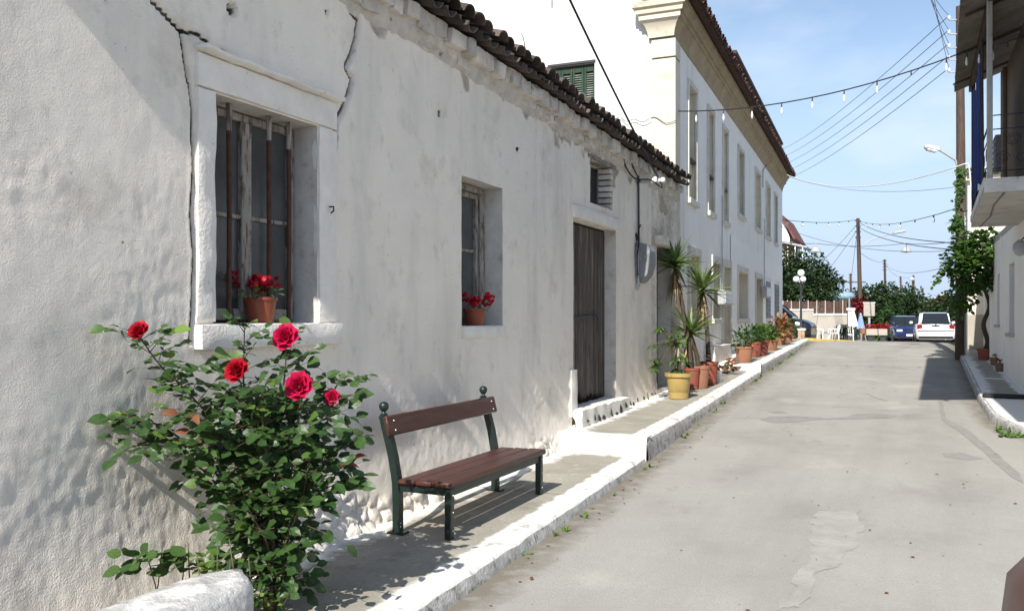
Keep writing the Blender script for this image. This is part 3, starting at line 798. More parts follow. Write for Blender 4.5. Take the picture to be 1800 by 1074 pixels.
MB().tube([(DX + .02, 10.95, EZ + .045), (DX + .06, 10.97, EZ + .05), (DX + .06, 11.02, EZ - .02)], .012, 6).build('latch_handle', M_dmetal, door)
wob_box(MB(), WX - .2, WX + .045, D1o[0] - .05, D1o[1] + .16, D1o[3] - .002, D1o[3] + .16, .012, (3, 20, 4), 9).build('door_lintel', M_washtrim, house, 50)
wob_box(MB(), WX - .18, WX + .16, D1o[0] - .12, D1o[1] + .15, EZ - 1.36, D1o[2] + .015, .03, (5, 24, 4), 10).build('threshold', M_washtrim, house, 60)
wob_box(MB(), WX - .12, WX + .05, D1o[0] - .17, D1o[0] + .035, EZ - 1.2, EZ - .62, .014, (3, 4, 8), 11).build('repaired_jamb', M_washtrim, house, 60)
# upper small window
win3 = MB().bb(WX - .25, WX - .19, W3o[0], W3o[0] + .05, W3o[2], W3o[3], .004).build('window', M_flaky, house, 0)
MB().bb(WX - .25, WX - .19, W3o[0] + .38, W3o[0] + .43, W3o[2], W3o[3], .004).build('stile', M_flaky, win3, 0)
MB().bb(WX - .24, WX - .235, W3o[0], W3o[1], W3o[2], W3o[3]).build('pane', M_glass, win3, 0)
wob_box(MB(), WX - .2, WX + .025, W3o[0] - .1, W3o[1] + .12, W3o[3] - .004, W3o[3] + .05, .008, (2, 12, 2), 12).build('lintel', M_flaky, win3, 50)
for i in range(7):
    z0 = W3o[2] + .01 + i * .082
    wob_box(MB(), WX - .19, WX - .004 + .014 * rnd.random(), W3o[1] - .10, W3o[1] + .02 + .02 * rnd.random(), z0, z0 + .072, .006, (2, 3, 2), 40 + i).build('jamb_brick', M_stone, win3, 50)
# second doorway
door2 = MB().bb(WX - .29, WX - .25, D2o[0], D2o[1], D2o[2], D2o[3]).build('doorway', M_oldwood, house, 0)
for i in range(7):
    y0 = D2o[0] + i * .13
    MB().bb(WX - .25, WX - .232 + .004 * (i % 2), y0 + .004, y0 + .126, D2o[2] + .05, D2o[3] - .02, .003).build('plank', M_oldwood, door2, 0)
wob_box(MB(), WX - .3, WX + .12, D2o[0] - .12, D2o[0] + .42, D2o[3] + .002, D2o[3] + .15, .012, (4, 8, 3), 13).build('door_lintel', M_stone, house, 50)

rs = random.Random(5)
# peeled black tar along the foot of the wall by the door
for i in range(17):
    y = 9.62 + i * .23 + rs.uniform(-.06, .06)
    xx = WX + (.175 if D1o[0] - .1 < y < D1o[1] + .1 else .075)
    z0 = S2(y) + rs.uniform(.0, .05); h = rs.uniform(.03, .11); w = rs.uniform(.02, .07)
    m = MB().prism([(xx, y - w, z0), (xx, y + w * .6, z0 + .005), (xx - .012, y + w, z0 + h * .4), (xx - .02, y + w * .1, z0 + h), (xx - .012, y - w * .5, z0 + h * .5)], (.008, 0, 0))
    m.build('tar_patch', M_blackpaint, house, 0)

# cornice stones and barrel tiles along the eave
rs = random.Random(11)
roof = MB()
pit = R(19)
def roofpt(y, s, lift=0): return (WX + .22 - s * math.cos(pit), y, eave(y) + .17 + s * math.sin(pit) + lift)
roof.grid([[roofpt(y, s, -.03) for s in (.1, 1.5, 3.6)] for y in frange(HY0 + .3, HY1, .5)])
roof.grid([[(WX + .22 - 3.6 * math.cos(pit) - s * math.cos(pit), y, eave(y) + .14 + 3.6 * math.sin(pit) - s * math.sin(pit)) for s in (0, 3.6)] for y in frange(HY0 + .3, HY1, .5)])
roofo = roof.build('roof', M_tile, house, 180)
y = HY0 + .48
while y < HY1 - .1:
    w = rs.uniform(.16, .30); y2 = min(HY1 - .02, y + w)
    z = eave((y + y2) / 2)
    pr = WX + .125 + rs.uniform(-.035, .025)
    wob_box(MB(), WX - .12, pr, y + .004, y2 - .006, z - .055 + rs.uniform(-.015, .015), z + .098 + rs.uniform(-.02, .012), .034, (3, 6, 4), rs.random() * 50).build('cornice_stone', M_stone, house, 60)
    y = y2
y = HY0 + .48
while y < HY1 - .1:
    w = rs.uniform(.16, .28); y2 = min(HY1 - .02, y + w)
    z = eave((y + y2) / 2)
    wob_box(MB(), WX - .12, WX + .045 + rs.uniform(-.03, .02), y + .004, y2 - .006, z - .145 + rs.uniform(-.02, .012), z - .060 + rs.uniform(-.012, .012), .030, (3, 6, 3), rs.random() * 50).build('cornice_stone', M_stone, house, 60)
    y = y2
rows = []
for yv in frange(HY0 + .48, HY1 - .02, .03):
    e_ = eave(yv)
    rows.append([(WX - .02 + .0 * k + [.0, .055, .075, .10, .105][k] + .05 * fbm(yv, k * .7, 4, 4.5, 3), yv, e_ + [-.22, -.13, -.06, .03, .11][k] + .03 * fbm(yv, k, 9, 5, 2)) for k in range(5)])
MB().grid(rows).build('mortar_bed', M_stone, house, 180, False)
def barrel(L_, r0, r1, up=True, t=.014, n=8):
    """half-pipe clay tile along -x from the eave; tapered"""
    outr = []; inr = []
    rows = []
    for (s, r) in ((0, r0), (L_ * .5, (r0 + r1) / 2), (L_, r1)):
        o_ = []; i_ = []
        for k in range(n + 1):
            a = math.pi * k / n
            sgn = 1 if up else -1
            o_.append((-s, r * math.cos(a), sgn * r * .8 * math.sin(a))); i_.append((-s, (r - t) * math.cos(a), sgn * (r - t) * .8 * math.sin(a)))
        rows.append((o_, i_))
    m = MB()
    m.grid([q[0] for q in rows]); m.grid([q[1] for q in rows])
    m.grid([rows[0][0], rows[0][1]]); m.grid([rows[-1][0], rows[-1][1]])
    m.grid([[q[0][0] for q in rows], [q[1][0] for q in rows]]); m.grid([[q[0][-1] for q in rows], [q[1][-1] for q in rows]])
    return m
cov = barrel(.46, .105, .08).mesh('tile', M_tile, (0, 0, 0), 40)
pan = barrel(.46, .085, .105, False).mesh('tile', M_tile, (0, 0, 0), 40)
pitm = Matrix.Rotation(-pit, 4, 'Y')      # -x end rises
def tilt(a, b): return (Matrix.Rotation(pit + a, 4, 'Y') @ Matrix.Rotation(b, 4, 'Z')).to_quaternion()
y = HY0 + .55; k = 0
while y < HY1 - .02:
    ov = rs.uniform(-.03, .035)
    inst('tile', pan, roofo, roofpt(y, -.03 + ov, -.01), tilt(rs.uniform(-.03, .03), rs.uniform(-.05, .05)))
    inst('tile', cov, roofo, roofpt(y + .105, -.01 + rs.uniform(-.04, .04), .045 + rs.uniform(-.008, .012)), tilt(rs.uniform(-.05, .04), rs.uniform(-.08, .08)))
    inst('tile', cov, roofo, roofpt(y + .105 + rs.uniform(-.012, .012), .36, .075 + rs.uniform(-.006, .012)), tilt(rs.uniform(-.04, .03), rs.uniform(-.05, .05)))
    if k % 2 == 0 and y > 4: inst('tile', cov, roofo, roofpt(y + .105, .70, .10), tilt(0, rs.uniform(-.05, .05)))
    y += rs.uniform(.195, .222); k += 1
# ------------------------------------------------------------------ electricity meter, bracket and conduit on the cottage
mloc = OX(1124, 460, WX)
meter = thing('meter_box', 'grey hooded electricity meter box hanging open on cottage wall', 'meter box', (WX, mloc.y, mloc.z))
hood = MB()
sect = []
for i in range(9):
    a = -.2 + 1.35 * i / 8
    sect.append((math.cos(a) * .0, 0))
prof = [(0, .26), (.07, .27), (.15, .25), (.20, .15), (.20, -.05), (.16, -.20), (.06, -.32), (0, -.33)]
hood.prism([(WX + .01 + x, mloc.y + .14, mloc.z + z) for x, z in prof], (0, .02, 0))
hood.prism([(WX + .01 + x, mloc.y - .16, mloc.z + z) for x, z in prof], (0, .02, 0))
for i in range(1, len(prof) - 1):
    (xa, za), (xb, zb) = prof[i], prof[i + 1]
    hood.prism([(WX + .01 + xa, mloc.y - .14, mloc.z + za), (WX + .01 + xb, mloc.y - .14, mloc.z + zb), (WX + .01 + xb - .012, mloc.y - .14, mloc.z + zb), (WX + .01 + xa - .012, mloc.y - .14, mloc.z + za)], (0, .28, 0))
hood.build('hood', M_metalg, meter, 30)
MB().bb(WX + .0, WX + .05, mloc.y - .24, mloc.y - .17, mloc.z - .2, mloc.z + .2, .01).build('back_box', M_metal, meter)
MB().tube([(WX + .03, mloc.y - .2, mloc.z - .2), (WX + .05, mloc.y - .22, mloc.z - .34), (WX + .03, mloc.y - .2, mloc.z - .44)], .022, 8).build('cable_loop', M_metal, meter)
MB().tube([(WX + .03, mloc.y - .14, mloc.z + .25), (WX + .03, mloc.y - .14, mloc.z + .62), (WX + .03, mloc.y - .16, mloc.z + 1.28)], .017, 8).build('conduit', M_dmetal, meter)
for i in range(6):
    yy_, zz_ = mloc.y - .24 + .12 * rnd.random(), mloc.z + .2 + .22 * rnd.random()
    MB().sphere((WX + .012, yy_, zz_), .03 + .02 * rnd.random(), 7, 5, (.5, 1, 1.3)).build('broken_plaster_hole', M_dark, meter)
for (dy_, pts_) in ((0, [(-.22, .30), (-.30, .12), (-.27, -.10), (-.20, -.30), (-.12, -.38)]), (1, [(-.10, .55), (-.22, .42), (-.20, .25), (-.28, .05), (-.24, -.22)]), (2, [(-.16, 1.2), (-.40, 1.30), (-.62, 1.42), (-.75, 1.58)])):
    MB().tube(smooth_path([Vector((WX + .035 + .012 * dy_, mloc.y + a_, mloc.z + b_)) for a_, b_ in pts_], 5), .010 + .004 * (dy_ == 0), 6).build('loose_cable', M_cable if dy_ else M_wire, meter, 180)
bl = OX(1120, 320, WX)
brk = thing('wire_bracket', 'horizontal steel wall bracket with white insulators under cottage eave', 'bracket', (WX, bl.y, bl.z))
MB().box((WX + .16, bl.y, bl.z), (.42, .05, .05), .004).build('arm', M_metal, brk)
for i in range(4):
    MB().lathe([(.0001, 0), (.035, .005), (.04, .02), (.028, .04), (.04, .06), (.03, .08), (.0001, .085)], (WX + .27 + .02, bl.y - .02, bl.z - .03), 10).build('insulator', M_whitepaint, brk) if i == 0 else None
for i in range(3):
    MB().box((WX + .24 + i * .08, bl.y, bl.z + .002), (.06, .075, .07), .012).build('insulator', M_whitepaint, brk)

# ------------------------------------------------------------------ the big two-storey building
BY1 = OB(1375, 560).y
BZ = EZ + 5.02                 # underside of the cornice
big = thing('town_house', 'two storey white town house with ochre cornice and pale yellow window surrounds', 'building', (BX, BY0, S3(18)))
big.rotation_euler = (0, 0, DEL)
up = [((1209, 1222), 132, 322), ((1243.5, 1253), 187, 358), ((1270, 1277.5), 228, 377), ((1297, 1306), 262, 346), ((1327, 1335.5), 293, 372), ((1346, 1352.5), 313, 381), ((1360.5, 1365), 327, 389)]
lo = [((1211, 1227), 450, 530), ((1251, 1263), 462, 545), ((1270, 1282), 472, 612), ((1296, 1312), 477, 559), ((1327, 1338), 487, 586), ((1346, 1353), 486, 559), ((1361, 1368), 491, 558)]
def opx(e):
    (a, b), t, bo = e
    pa, pb = OB(a, t), OB(b, t); q = OB(a, bo)
    return [pa.y, pb.y, q.z, pa.z]
uo = [opx(e) for e in up]; loo = [opx(e) for e in lo]
for o in uo: o[3] = EZ + 4.46
for o in uo[3:]: o[2] = EZ + 2.75
for o in uo[:3]: o[2] = EZ + 2.3
for i, o in enumerate(loo): o[3] = EZ + 1.24
for i in (0, 1, 3, 5, 6): loo[i][2] = EZ + .0
loo[2][2] = S3(21) + .1; loo[4][2] = S3(25) + .1
allo = [tuple(o) + ((.26,) if i not in (12, 13) else (.06,)) for i, o in enumerate(uo + loo)]
us = lines(BY0, BY1, lambda u: .12, sorted([e for o in allo for e in o[:2]]))
zs = lines(EZ - 1.5, BZ + .1, lambda z: .12, sorted([e for o in allo for e in o[2:4]]))
wm, rvs = wall_grid(us, zs, allo, lambda u, z, off: (BX + off, u, z), lambda u, z: (0, 0, .012 * fbm(u, z, 2, .7, 3)), .26)
wm.build('front_wall', M_facade, big, 180, fixn=False)
for rv in rvs: rv.build('reveal', M_yellow, big, 40, fixn=False)
# repainted lower part of the far half: thin render coat set proud
yA = OB(1282.5, 500).y + .05
coat = []
zt = EZ + 2.05
lo_far = [o for o in allo[7:] if o[0] > yA]
us2 = lines(yA, BY1 - .01, lambda u: .15, sorted([e for o in lo_far for e in (o[0] - .1, o[1] + .1)]))
zs2 = lines(EZ - 1.3, zt, lambda z: .15, sorted([e for o in lo_far for e in (o[2] - .12, o[3] + .14)]))
cm, _ = wall_grid(us2, zs2, [(o[0] - .1, o[1] + .1, o[2] - .12, o[3] + .14, .01) for o in lo_far], lambda u, z, off: (BX + .016 + off, u, z + (.10 * fbm(u, 2, 2, .8) if z > zt - .01 else 0)), lambda u, z: (0, 0, .012 * fbm(u, z, 2, .7, 3)), .01)
cm.build('repainted_wall', M_facade2, big, 180, fixn=False)
def surround(par, o, w=.12, t=.03, sill=True, mt=None):
    mt = mt or M_surr; x0, x1 = BX - .02, BX + t + .014
    MB().bb(x0, x1, o[0] - w, o[0], o[2], o[3], .005).build('jamb', mt, par, 0)
    MB().bb(x0, x1, o[1], o[1] + w, o[2], o[3], .005).build('jamb', mt, par, 0)
    MB().bb(x0, x1 + .003, o[0] - w, o[1] + w, o[3] + .001, o[3] + w * 1.2, .005).build('lintel', mt, par, 0)
    if sill: MB().bb(x0 - .15, x1 + .04, o[0] - w - .02, o[1] + w + .02, o[2] - .11, o[2] - .001, .008).build('sill', mt, par, 0)
for i, o in enumerate(uo):
    w = MB().bb(BX - .25, BX - .24, o[0], o[1], o[2], o[3]).build('window', M_glass if i >= 3 else M_dark, big, 0)
    surround(w, o, .09)
    if i < 3:     # walled-up lower half with recessed panel and old shutters drawn above
        zm = EZ + 3.05
        MB().bb(BX - .10, BX - .06, o[0] + .002, o[1] - .002, o[2], zm, .004).build('infill_panel', M_yellow, w, 0)
        MB().bb(BX - .12, BX + .02, o[0] + .002, o[1] - .002, zm + .001, zm + .06, .004).build('ledge', M_oldwood, w, 0)
        MB().bb(BX - .235, BX - .20, o[0], o[1], zm + .06, o[3], .004).build('shutter', M_yellow, w, 0)
    elif i in (3, 6):
        ym = (o[0] + o[1]) / 2
        for a, b in ((o[0], ym - .01), (ym + .01, o[1])): MB().bb(BX - .235, BX - .21, a, a + .06, o[2], o[3]).build('stile', M_metal, w, 0)
        MB().bb(BX - .236, BX - .209, o[0] + .06, o[1], (o[2] + o[3]) / 2, (o[2] + o[3]) / 2 + .05).build('rail', M_metal, w, 0)
    else:
        MB().bb(BX - .235, BX - .205, o[0], o[1], o[2], o[3]).build('shutter', M_yellow, w, 0)
for i, o in enumerate(loo):
    if i in (2, 4):
        w = MB().bb(BX - .255, BX - .22, o[0], o[1], o[2], o[3]).build('door', M_yellow, big, 0)
        for k in range(3): MB().bb(BX - .22, BX - .20, o[0] + .1, o[1] - .1, o[2] + .15 + k * .68, o[2] + .7 + k * .68, .006).build('panel', M_yellow, w, 0)
        surround(w, o, .13, .035, False)
    elif i in (5, 6):
        w = MB().bb(BX - .05, BX - .04, o[0], o[1], o[2], o[3]).build('window', M_dark, big, 0)
        ym = (o[0] + o[1]) / 2
        for a, b in ((o[0], ym - .006), (ym + .006, o[1])): 
            sh = MB().bb(BX - .03, BX + .035, a, b, o[2], o[3], .006).build('shutter', M_greyshut, w, 0)
            for k in range(7): MB().box((BX + .04, (a + b) / 2, o[2] + .12 + k * .145), (.012, (b - a) * .75, .08), .003, (0, R(25), 0)).build('slat', M_greyshut, sh, 0)
    else:
        w = MB().bb(BX - .255, BX - .23, o[0], o[1], o[2], o[3]).build('window', M_yellow, big, 0)
        surround(w, o, .13, .035)
# rough plinth block by the door
wob_box(MB(), BX - .1, BX + .24, OB(1237, 600).y, OB(1268, 600).y, EZ - 1.2, OB(1240, 612, .2).z, .03, (4, 12, 6), 20).build('plinth', M_stone, big, 60)
# corner pilaster (wraps the corner) and its capital
PY0, PX0 = BY0 - .06, BX + .035
MB().bb(BX - .40, PX0, PY0, BY0 + .36, EZ - 1.4, BZ - .40, .008).build('pilaster', M_yellow, big, 0)
MB().bb(BX - .385, PX0 - .012, PY0 + .012, BY0 + .345, BZ - .398, BZ - .375).build('pilaster_joint', M_dark, big, 0)
MB().bb(BX - .40, PX0, PY0, BY0 + .36, BZ - .373, BZ - .05, .008).build('pilaster_neck', M_yellow, big, 0)
# cornice: moulded profile swept along front, returned around the corner
cprof = [(.0, -.02), (.02, -.02), (.035, .08), (.09, .20), (.16, .27), (.18, .27), (.185, .36), (.23, .37), (.25, .45), (.30, .47), (.315, .56), (.0, .56)]
cprof = [(p * .86, h) for p, h in cprof]
def sweep(path_fn_pts, name, m, par):
    MB().grid(path_fn_pts).build(name, m, par, 25)
rows = [[(BX + p, BY0 - .08 - p if k == 0 else y, BZ + h) for p, h in cprof] for k, y in enumerate([BY0, BY1])]
MB().grid(rows).build('cornice', M_cornice, big, 25)
rows = [[(BX + p + .0 if k == 1 else BX - .43 - p, BY0 - .08 - p, BZ + h) for p, h in cprof] for k in (0, 1)]
ret = MB().grid(rows)
n_ = len(cprof)
ret.add([(BX - .43 - p, BY0 - .08 - p, BZ + h) for p, h in cprof] + [(BX - .43 - p, BY0 + .1, BZ + h) for p, h in cprof], [(i, i + 1, i + 1 + n_, i + n_) for i in range(n_ - 1)])
ret.build('cornice_return', M_yellow, big, 25)
# projecting tile eave
ez0 = BZ + .565
def bigroof(y, s, lift=0): return (BX + .43 - s * math.cos(R(22)), y, ez0 + .02 + s * math.sin(R(22)) + lift)
rf = MB()
rf.grid([[bigroof(y, s) for s in (0, 2, 5.5)] for y in (BY0 - .3, 22, BY1 + .12)])
rf.grid([[bigroof(y, s, -.05) for s in (0, 2, 5.5)] for y in (BY0 - .3, 22, BY1 + .12)])
rf.grid([[bigroof(y, 0, l) for l in (0, -.05)] for y in (BY0 - .3, BY1 + .12)])
rf.grid([[(BX + .43 - 5.5 * math.cos(R(22)) - s * math.cos(R(22)), y, ez0 + .02 + 5.5 * math.sin(R(22)) - s * math.sin(R(22))) for s in (0, 5.0)] for y in (BY0 - .3, 22, BY1 + .12)])
bro = rf.build('roof', M_redtile, big, 25)
tm = barrel(.5, .095, .08, n=6).mesh('tile', M_redtile, (0, 0, 0), 40)
tq = Matrix.Rotation(R(22), 4, 'Y').to_quaternion()
tmp = barrel(.4, .08, .09, False, n=6).mesh('tile', M_redtile, (0, 0, 0), 40)
y = BY0 - .25
while y < BY1 + .12:
    inst('tile', tm, bro, bigroof(y, -.05 + rs.uniform(-.02, .02), .05), tq)
    inst('tile', tmp, bro, bigroof(y + .1, -.07 + rs.uniform(-.02, .02), .03), tq)
    y += .2
# gable wall facing the sun
GX1 = BX - 10.2
def gtop(x): return ez0 + 5.1 * math.tan(R(22)) - abs(x - (BX - 5.0)) * math.tan(R(22)) + .1
gw = [OY(968, 112, BY0), OY(1047, 112, BY0)]
go = (gw[0].x, gw[1].x, EZ + 2.5, OY(1000, 118, BY0).z, .14)
nicht = (OY(972, 20, BY0).x, OY(1032, 20, BY0).x, OY(1000, 14, BY0).z, OY(1000, -60, BY0).z, .12)
us = lines(GX1, BX, lambda u: .14, [go[0], go[1], nicht[0], nicht[1]])
zs = lines(EZ - 1.5, ez0 + 3.0, lambda z: .14, [go[2], go[3], nicht[2], nicht[3]])
gm, gr = wall_grid(us, zs, [go, nicht], lambda u, z, off: (u, BY0 - off, z), lambda u, z: (0, 0, .02 * fbm(u, z, 4, .9, 4)), .14, gtop)
gm.build('gable_wall', M_gable, big, 180, fixn=False)
for r_ in gr: r_.build('reveal', M_gable, big, 40, fixn=False)
MB().bb(nicht[0], nicht[1], BY0 + .11, BY0 + .13, nicht[2], nicht[3]).build('blocked_window', M_stone, big, 0)
MB().bb(GX1, GX1 + .3, BY0 + .02, BY1, EZ - 1.5, ez0).build('back_wall', M_gable, big, 0)
MB().bb(GX1, BX - .02, BY1 - .3, BY1 - .001, EZ - 1.5, ez0 + .3).build('far_gable', M_gable, big, 0)
gs = MB().bb(go[0], go[1], BY0 + .12, BY0 + .135, go[2], go[3]).build('shuttered_window', M_dark, big, 0)
gs['label'] = 'dark green louvred shutters peeling to red'
gwid = (go[1] - go[0]); nleaf = 4
MB().bb(go[0] - .02, go[1] + .02, BY0 - .03, BY0 + .1, go[3] + .002, go[3] + .05, .006).build('drip_board', M_dmetal, gs, 0)
for k in range(nleaf):
    a = go[0] + k * gwid / nleaf; b = a + gwid / nleaf
    lf = MB().bb(a + .004, a + .045, BY0 + .05, BY0 + .09, go[2], go[3] - .01, .004).build('shutter', M_green, gs, 0)
    MB().bb(b - .045, b - .004, BY0 + .05, BY0 + .09, go[2], go[3] - .01, .004).build('stile', M_green, lf, 0)
    MB().bb(a + .046, b - .046, BY0 + .052, BY0 + .088, go[3] - .14, go[3] - .012, .004).build('rail', M_green, lf, 0)
    z = go[2] + .02
    while z < go[3] - .16:
        MB().box(((a + b) / 2, BY0 + .07, z), (b - a - .09, .03, .012), .002, (R(38), 0, 0)).build('slat', M_slat, lf, 0)
        z += .042
# raised rear attic over the far half
ax = BX - .1; ay0, ay1 = OB(1296, 500).y, BY1 - .02
att = MB().bb(ax - 4.5, ax, ay0, ay1, ez0 - .1, EZ + 6.85).build('attic_wall', M_gable, big, 0)
MB().bb(ax - 4.8, ax + .12, ay0 - .25, ay1 + .2, EZ + 6.852, EZ + 6.95, .01).build('attic_roof', M_redtile, att, 0)
# meter cabinets and downpipe on front
for (px0, px1, t, bt) in ((1266, 1280, 510, 537), (1342, 1351, 503, 524)):
    p, q = OB(px0, t, .1), OB(px1, bt, .1)
    mb_ = thing('meter_cabinet', 'grey metal meter cabinet on the town house front ' + ('beside the yellow doorway' if px0 < 1300 else 'between yellow door and grey shutters'), 'meter box', (BX - math.sin(DEL) * (p.y - BY0), BY0 + math.cos(DEL) * (p.y - BY0), q.z))
    mb_.rotation_euler = (0, 0, DEL); ORG[mb_.name] = Vector((BX, p.y, q.z))
    MB().bb(BX + .03, BX + .2, p.y, q.y, q.z, p.z, .02).build('case', M_metal, mb_)
    MB().bb(BX + .2, BX + .212, p.y + .03, q.y - .03, q.z + .04, p.z - .04, .004).build('lid', M_whitepaint, mb_)
    MB().tube([(BX + .05, (p.y + q.y) / 2, p.z), (BX + .05, (p.y + q.y) / 2, p.z + 2.2)], .013, 6).build('conduit', M_metal, mb_)

# ------------------------------------------------------------------ bench
bz = S1(6.1)
bench = thing('park_bench', 'green iron bench with brown wooden slats and ball finials against the white wall', 'bench', (-3.2, 6.1, bz))
BYa, BYb = 5.31, 6.93
def post_poly(pts, w, y0, t): return None
for yb in (BYa, BYb):
    zf = S1(yb)
    MB().box((-2.97, yb, (zf + bz + .355) / 2), (.055, .055, bz + .355 - zf), .006).build('leg', M_bgreen, bench, 0)
    rows = []
    pr = [(zf, -3.40), (bz + .20, -3.40), (bz + .36, -3.405), (bz + .55, -3.44), (bz + .84, -3.52)]
    m = MB(); hw, hy = .028, .03
    rows = [[(x - hw, yb - hy, z), (x + hw, yb - hy, z), (x + hw, yb + hy, z), (x - hw, yb + hy, z), (x - hw, yb - hy, z)] for z, x in pr]
    m.grid(rows); m.add(rows[-1][:4], [(0, 1, 2, 3)])
    bp = m.build('back_post', M_bgreen, bench, 30)
    MB().lathe([(.028, 0), (.03, .012), (.016, .022), (.014, .034), (.024, .04), (.034, .056), (.037, .072), (.034, .088), (.022, .102), (.0001, .108)], (-3.522, yb, bz + .84), 16).build('finial', M_bgreen, bp, 60)
    MB().bb(-3.375, -2.998, yb - .02, yb + .02, bz + .30, bz + .355, .004).build('side_rail', M_bgreen, bench, 0)
    MB().bb(-3.47, -3.33, yb - .045, yb + .045, zf - .004, zf + .012, .003).build('foot_plate', M_bgreen, bench, 0)
    for (bx_, bzz) in ((-2.942, .31), (-2.942, .19), (-2.942, .06)):
        MB().sphere((bx_, yb + .006, zf + bzz), .006, 8, 6).build('bolt', M_bolt, bench)
    for (bx_, bzz) in ((-3.371, .05), (-3.371, .075)):
        MB().sphere((bx_, yb - .01, zf + bzz), .006, 8, 6).build('bolt', M_bolt, bench)
MB().bb(-2.985, -2.955, BYa + .028, BYb - .028, bz + .295, bz + .353, .004).build('front_rail', M_bgreen, bench, 0)
for i, (x0, x1) in enumerate(((-3.37, -3.232), (-3.226, -3.092), (-3.086, -2.925))):
    MB().bb(x0, x1, BYa - .055, BYb + .06, bz + .357, bz + .403 - .004 * (2 - i), .012).build('seat_slat', M_bwood, bench, 40)
rot = Matrix.Rotation(R(-14), 4, 'Y')
MB().box((-3.455, (BYa + BYb) / 2 + .01, bz + .775), (.038, BYb - BYa + .16, .15), .01, rot).build('back_slat', M_bwood, bench, 40)
for yb in (BYa, BYb):
    for dz in (-.035, .035): MB().sphere((-3.434 - .25 * dz, yb + .01, bz + .775 + dz), .0065, 8, 6).build('bolt', M_bolt, bench)

# ------------------------------------------------------------------ leaves
def leaf_mesh(name, m, L_=1.0, w=.62, n=5, cup=.12, fold=.12):
    mb = MB(); rows = []
    for i in range(n + 1):
        t = i / n; hw = w / 2 * math.sin(math.pi * min(1, t ** .8)) ** .8 if 0 < t < 1 else .01
        z = -cup * (t ** 2) * L_ * 1.2
        rows.append([(-hw, t * L_, z + fold * hw), (0, t * L_, z), (hw, t * L_, z + fold * hw)])
    mb.grid(rows)
    return mb.mesh(name, m, (0, 0, 0), 180, False)
def orient(dirv, up, roll=0.0):
    y = Vector(dirv).normalized(); z = Vector(up); z = z - y * z.dot(y)
    z = z.normalized() if z.length > 1e-4 else y.orthogonal().normalized()
    x = y.cross(z)
    q = Matrix((x, y, z)).transposed().to_quaternion()
    return q @ Quaternion((0, 1, 0), roll)
LEAVES = [leaf_mesh('leaf', M_leaf, 1, .70), leaf_mesh('leaf', M_leaf, 1, .78, 5, .2, .2), leaf_mesh('leaf', M_leafy, 1, .66)]
LEAFDEAD = leaf_mesh('leaf', M_deadleaf, 1, .6, 5, .4, .3)
def mesh_leaf_add(mb, p, dirv, up, size, w=.62):
    q = orient(dirv, up, 0); M_ = Matrix.Translation(p) @ q.to_matrix().to_4x4() @ Matrix.Scale(size, 4)
    v = [(0, 0, 0), (-.5 * w, .35, .05), (-.42 * w, .7, .0), (0, 1, -.12), (.42 * w, .7, .0), (.5 * w, .35, .05), (0, .5, 0)]
    mb.add(v, [(0, 6, 1), (1, 6, 2), (2, 6, 3), (3, 6, 4), (4, 6, 5), (5, 6, 0)], M_)

def bloom(mb, c, r, nrm, rr, npet=26):
    """rose: spiral of cupped petals"""
    q0 = orient(Vector(nrm).orthogonal(), nrm)
    for i in range(npet):
        t = i / npet; a = i * 2.4
        tilt_ = .25 + 1.15 * t
        ln = r * (.55 + .55 * t); w = r * (.55 + .65 * t)
        M_ = Matrix.Translation(c) @ q0.to_matrix().to_4x4() @ Matrix.Rotation(a, 4, 'Z') @ Matrix.Rotation(tilt_ + rr.uniform(-.12, .12), 4, 'X') 
        rows = []
        for u in range(4):
            uu = u / 3; row = []
            for v in range(5):
                vv = v / 4 * 2 - 1
                wx = w * .5 * vv * (.35 + .65 * math.sin(.4 + uu * 2.0))
                row.append(M_ @ Vector((wx, -.08 * r * (1 - t) - .22 * r * vv * vv * (1 - .5 * t) + .16 * r * uu * uu + rr.uniform(-.02, .02) * r, uu * ln + rr.uniform(-.04, .04) * r * (u == 3))))
            rows.append(row)
        mb.grid(rows)

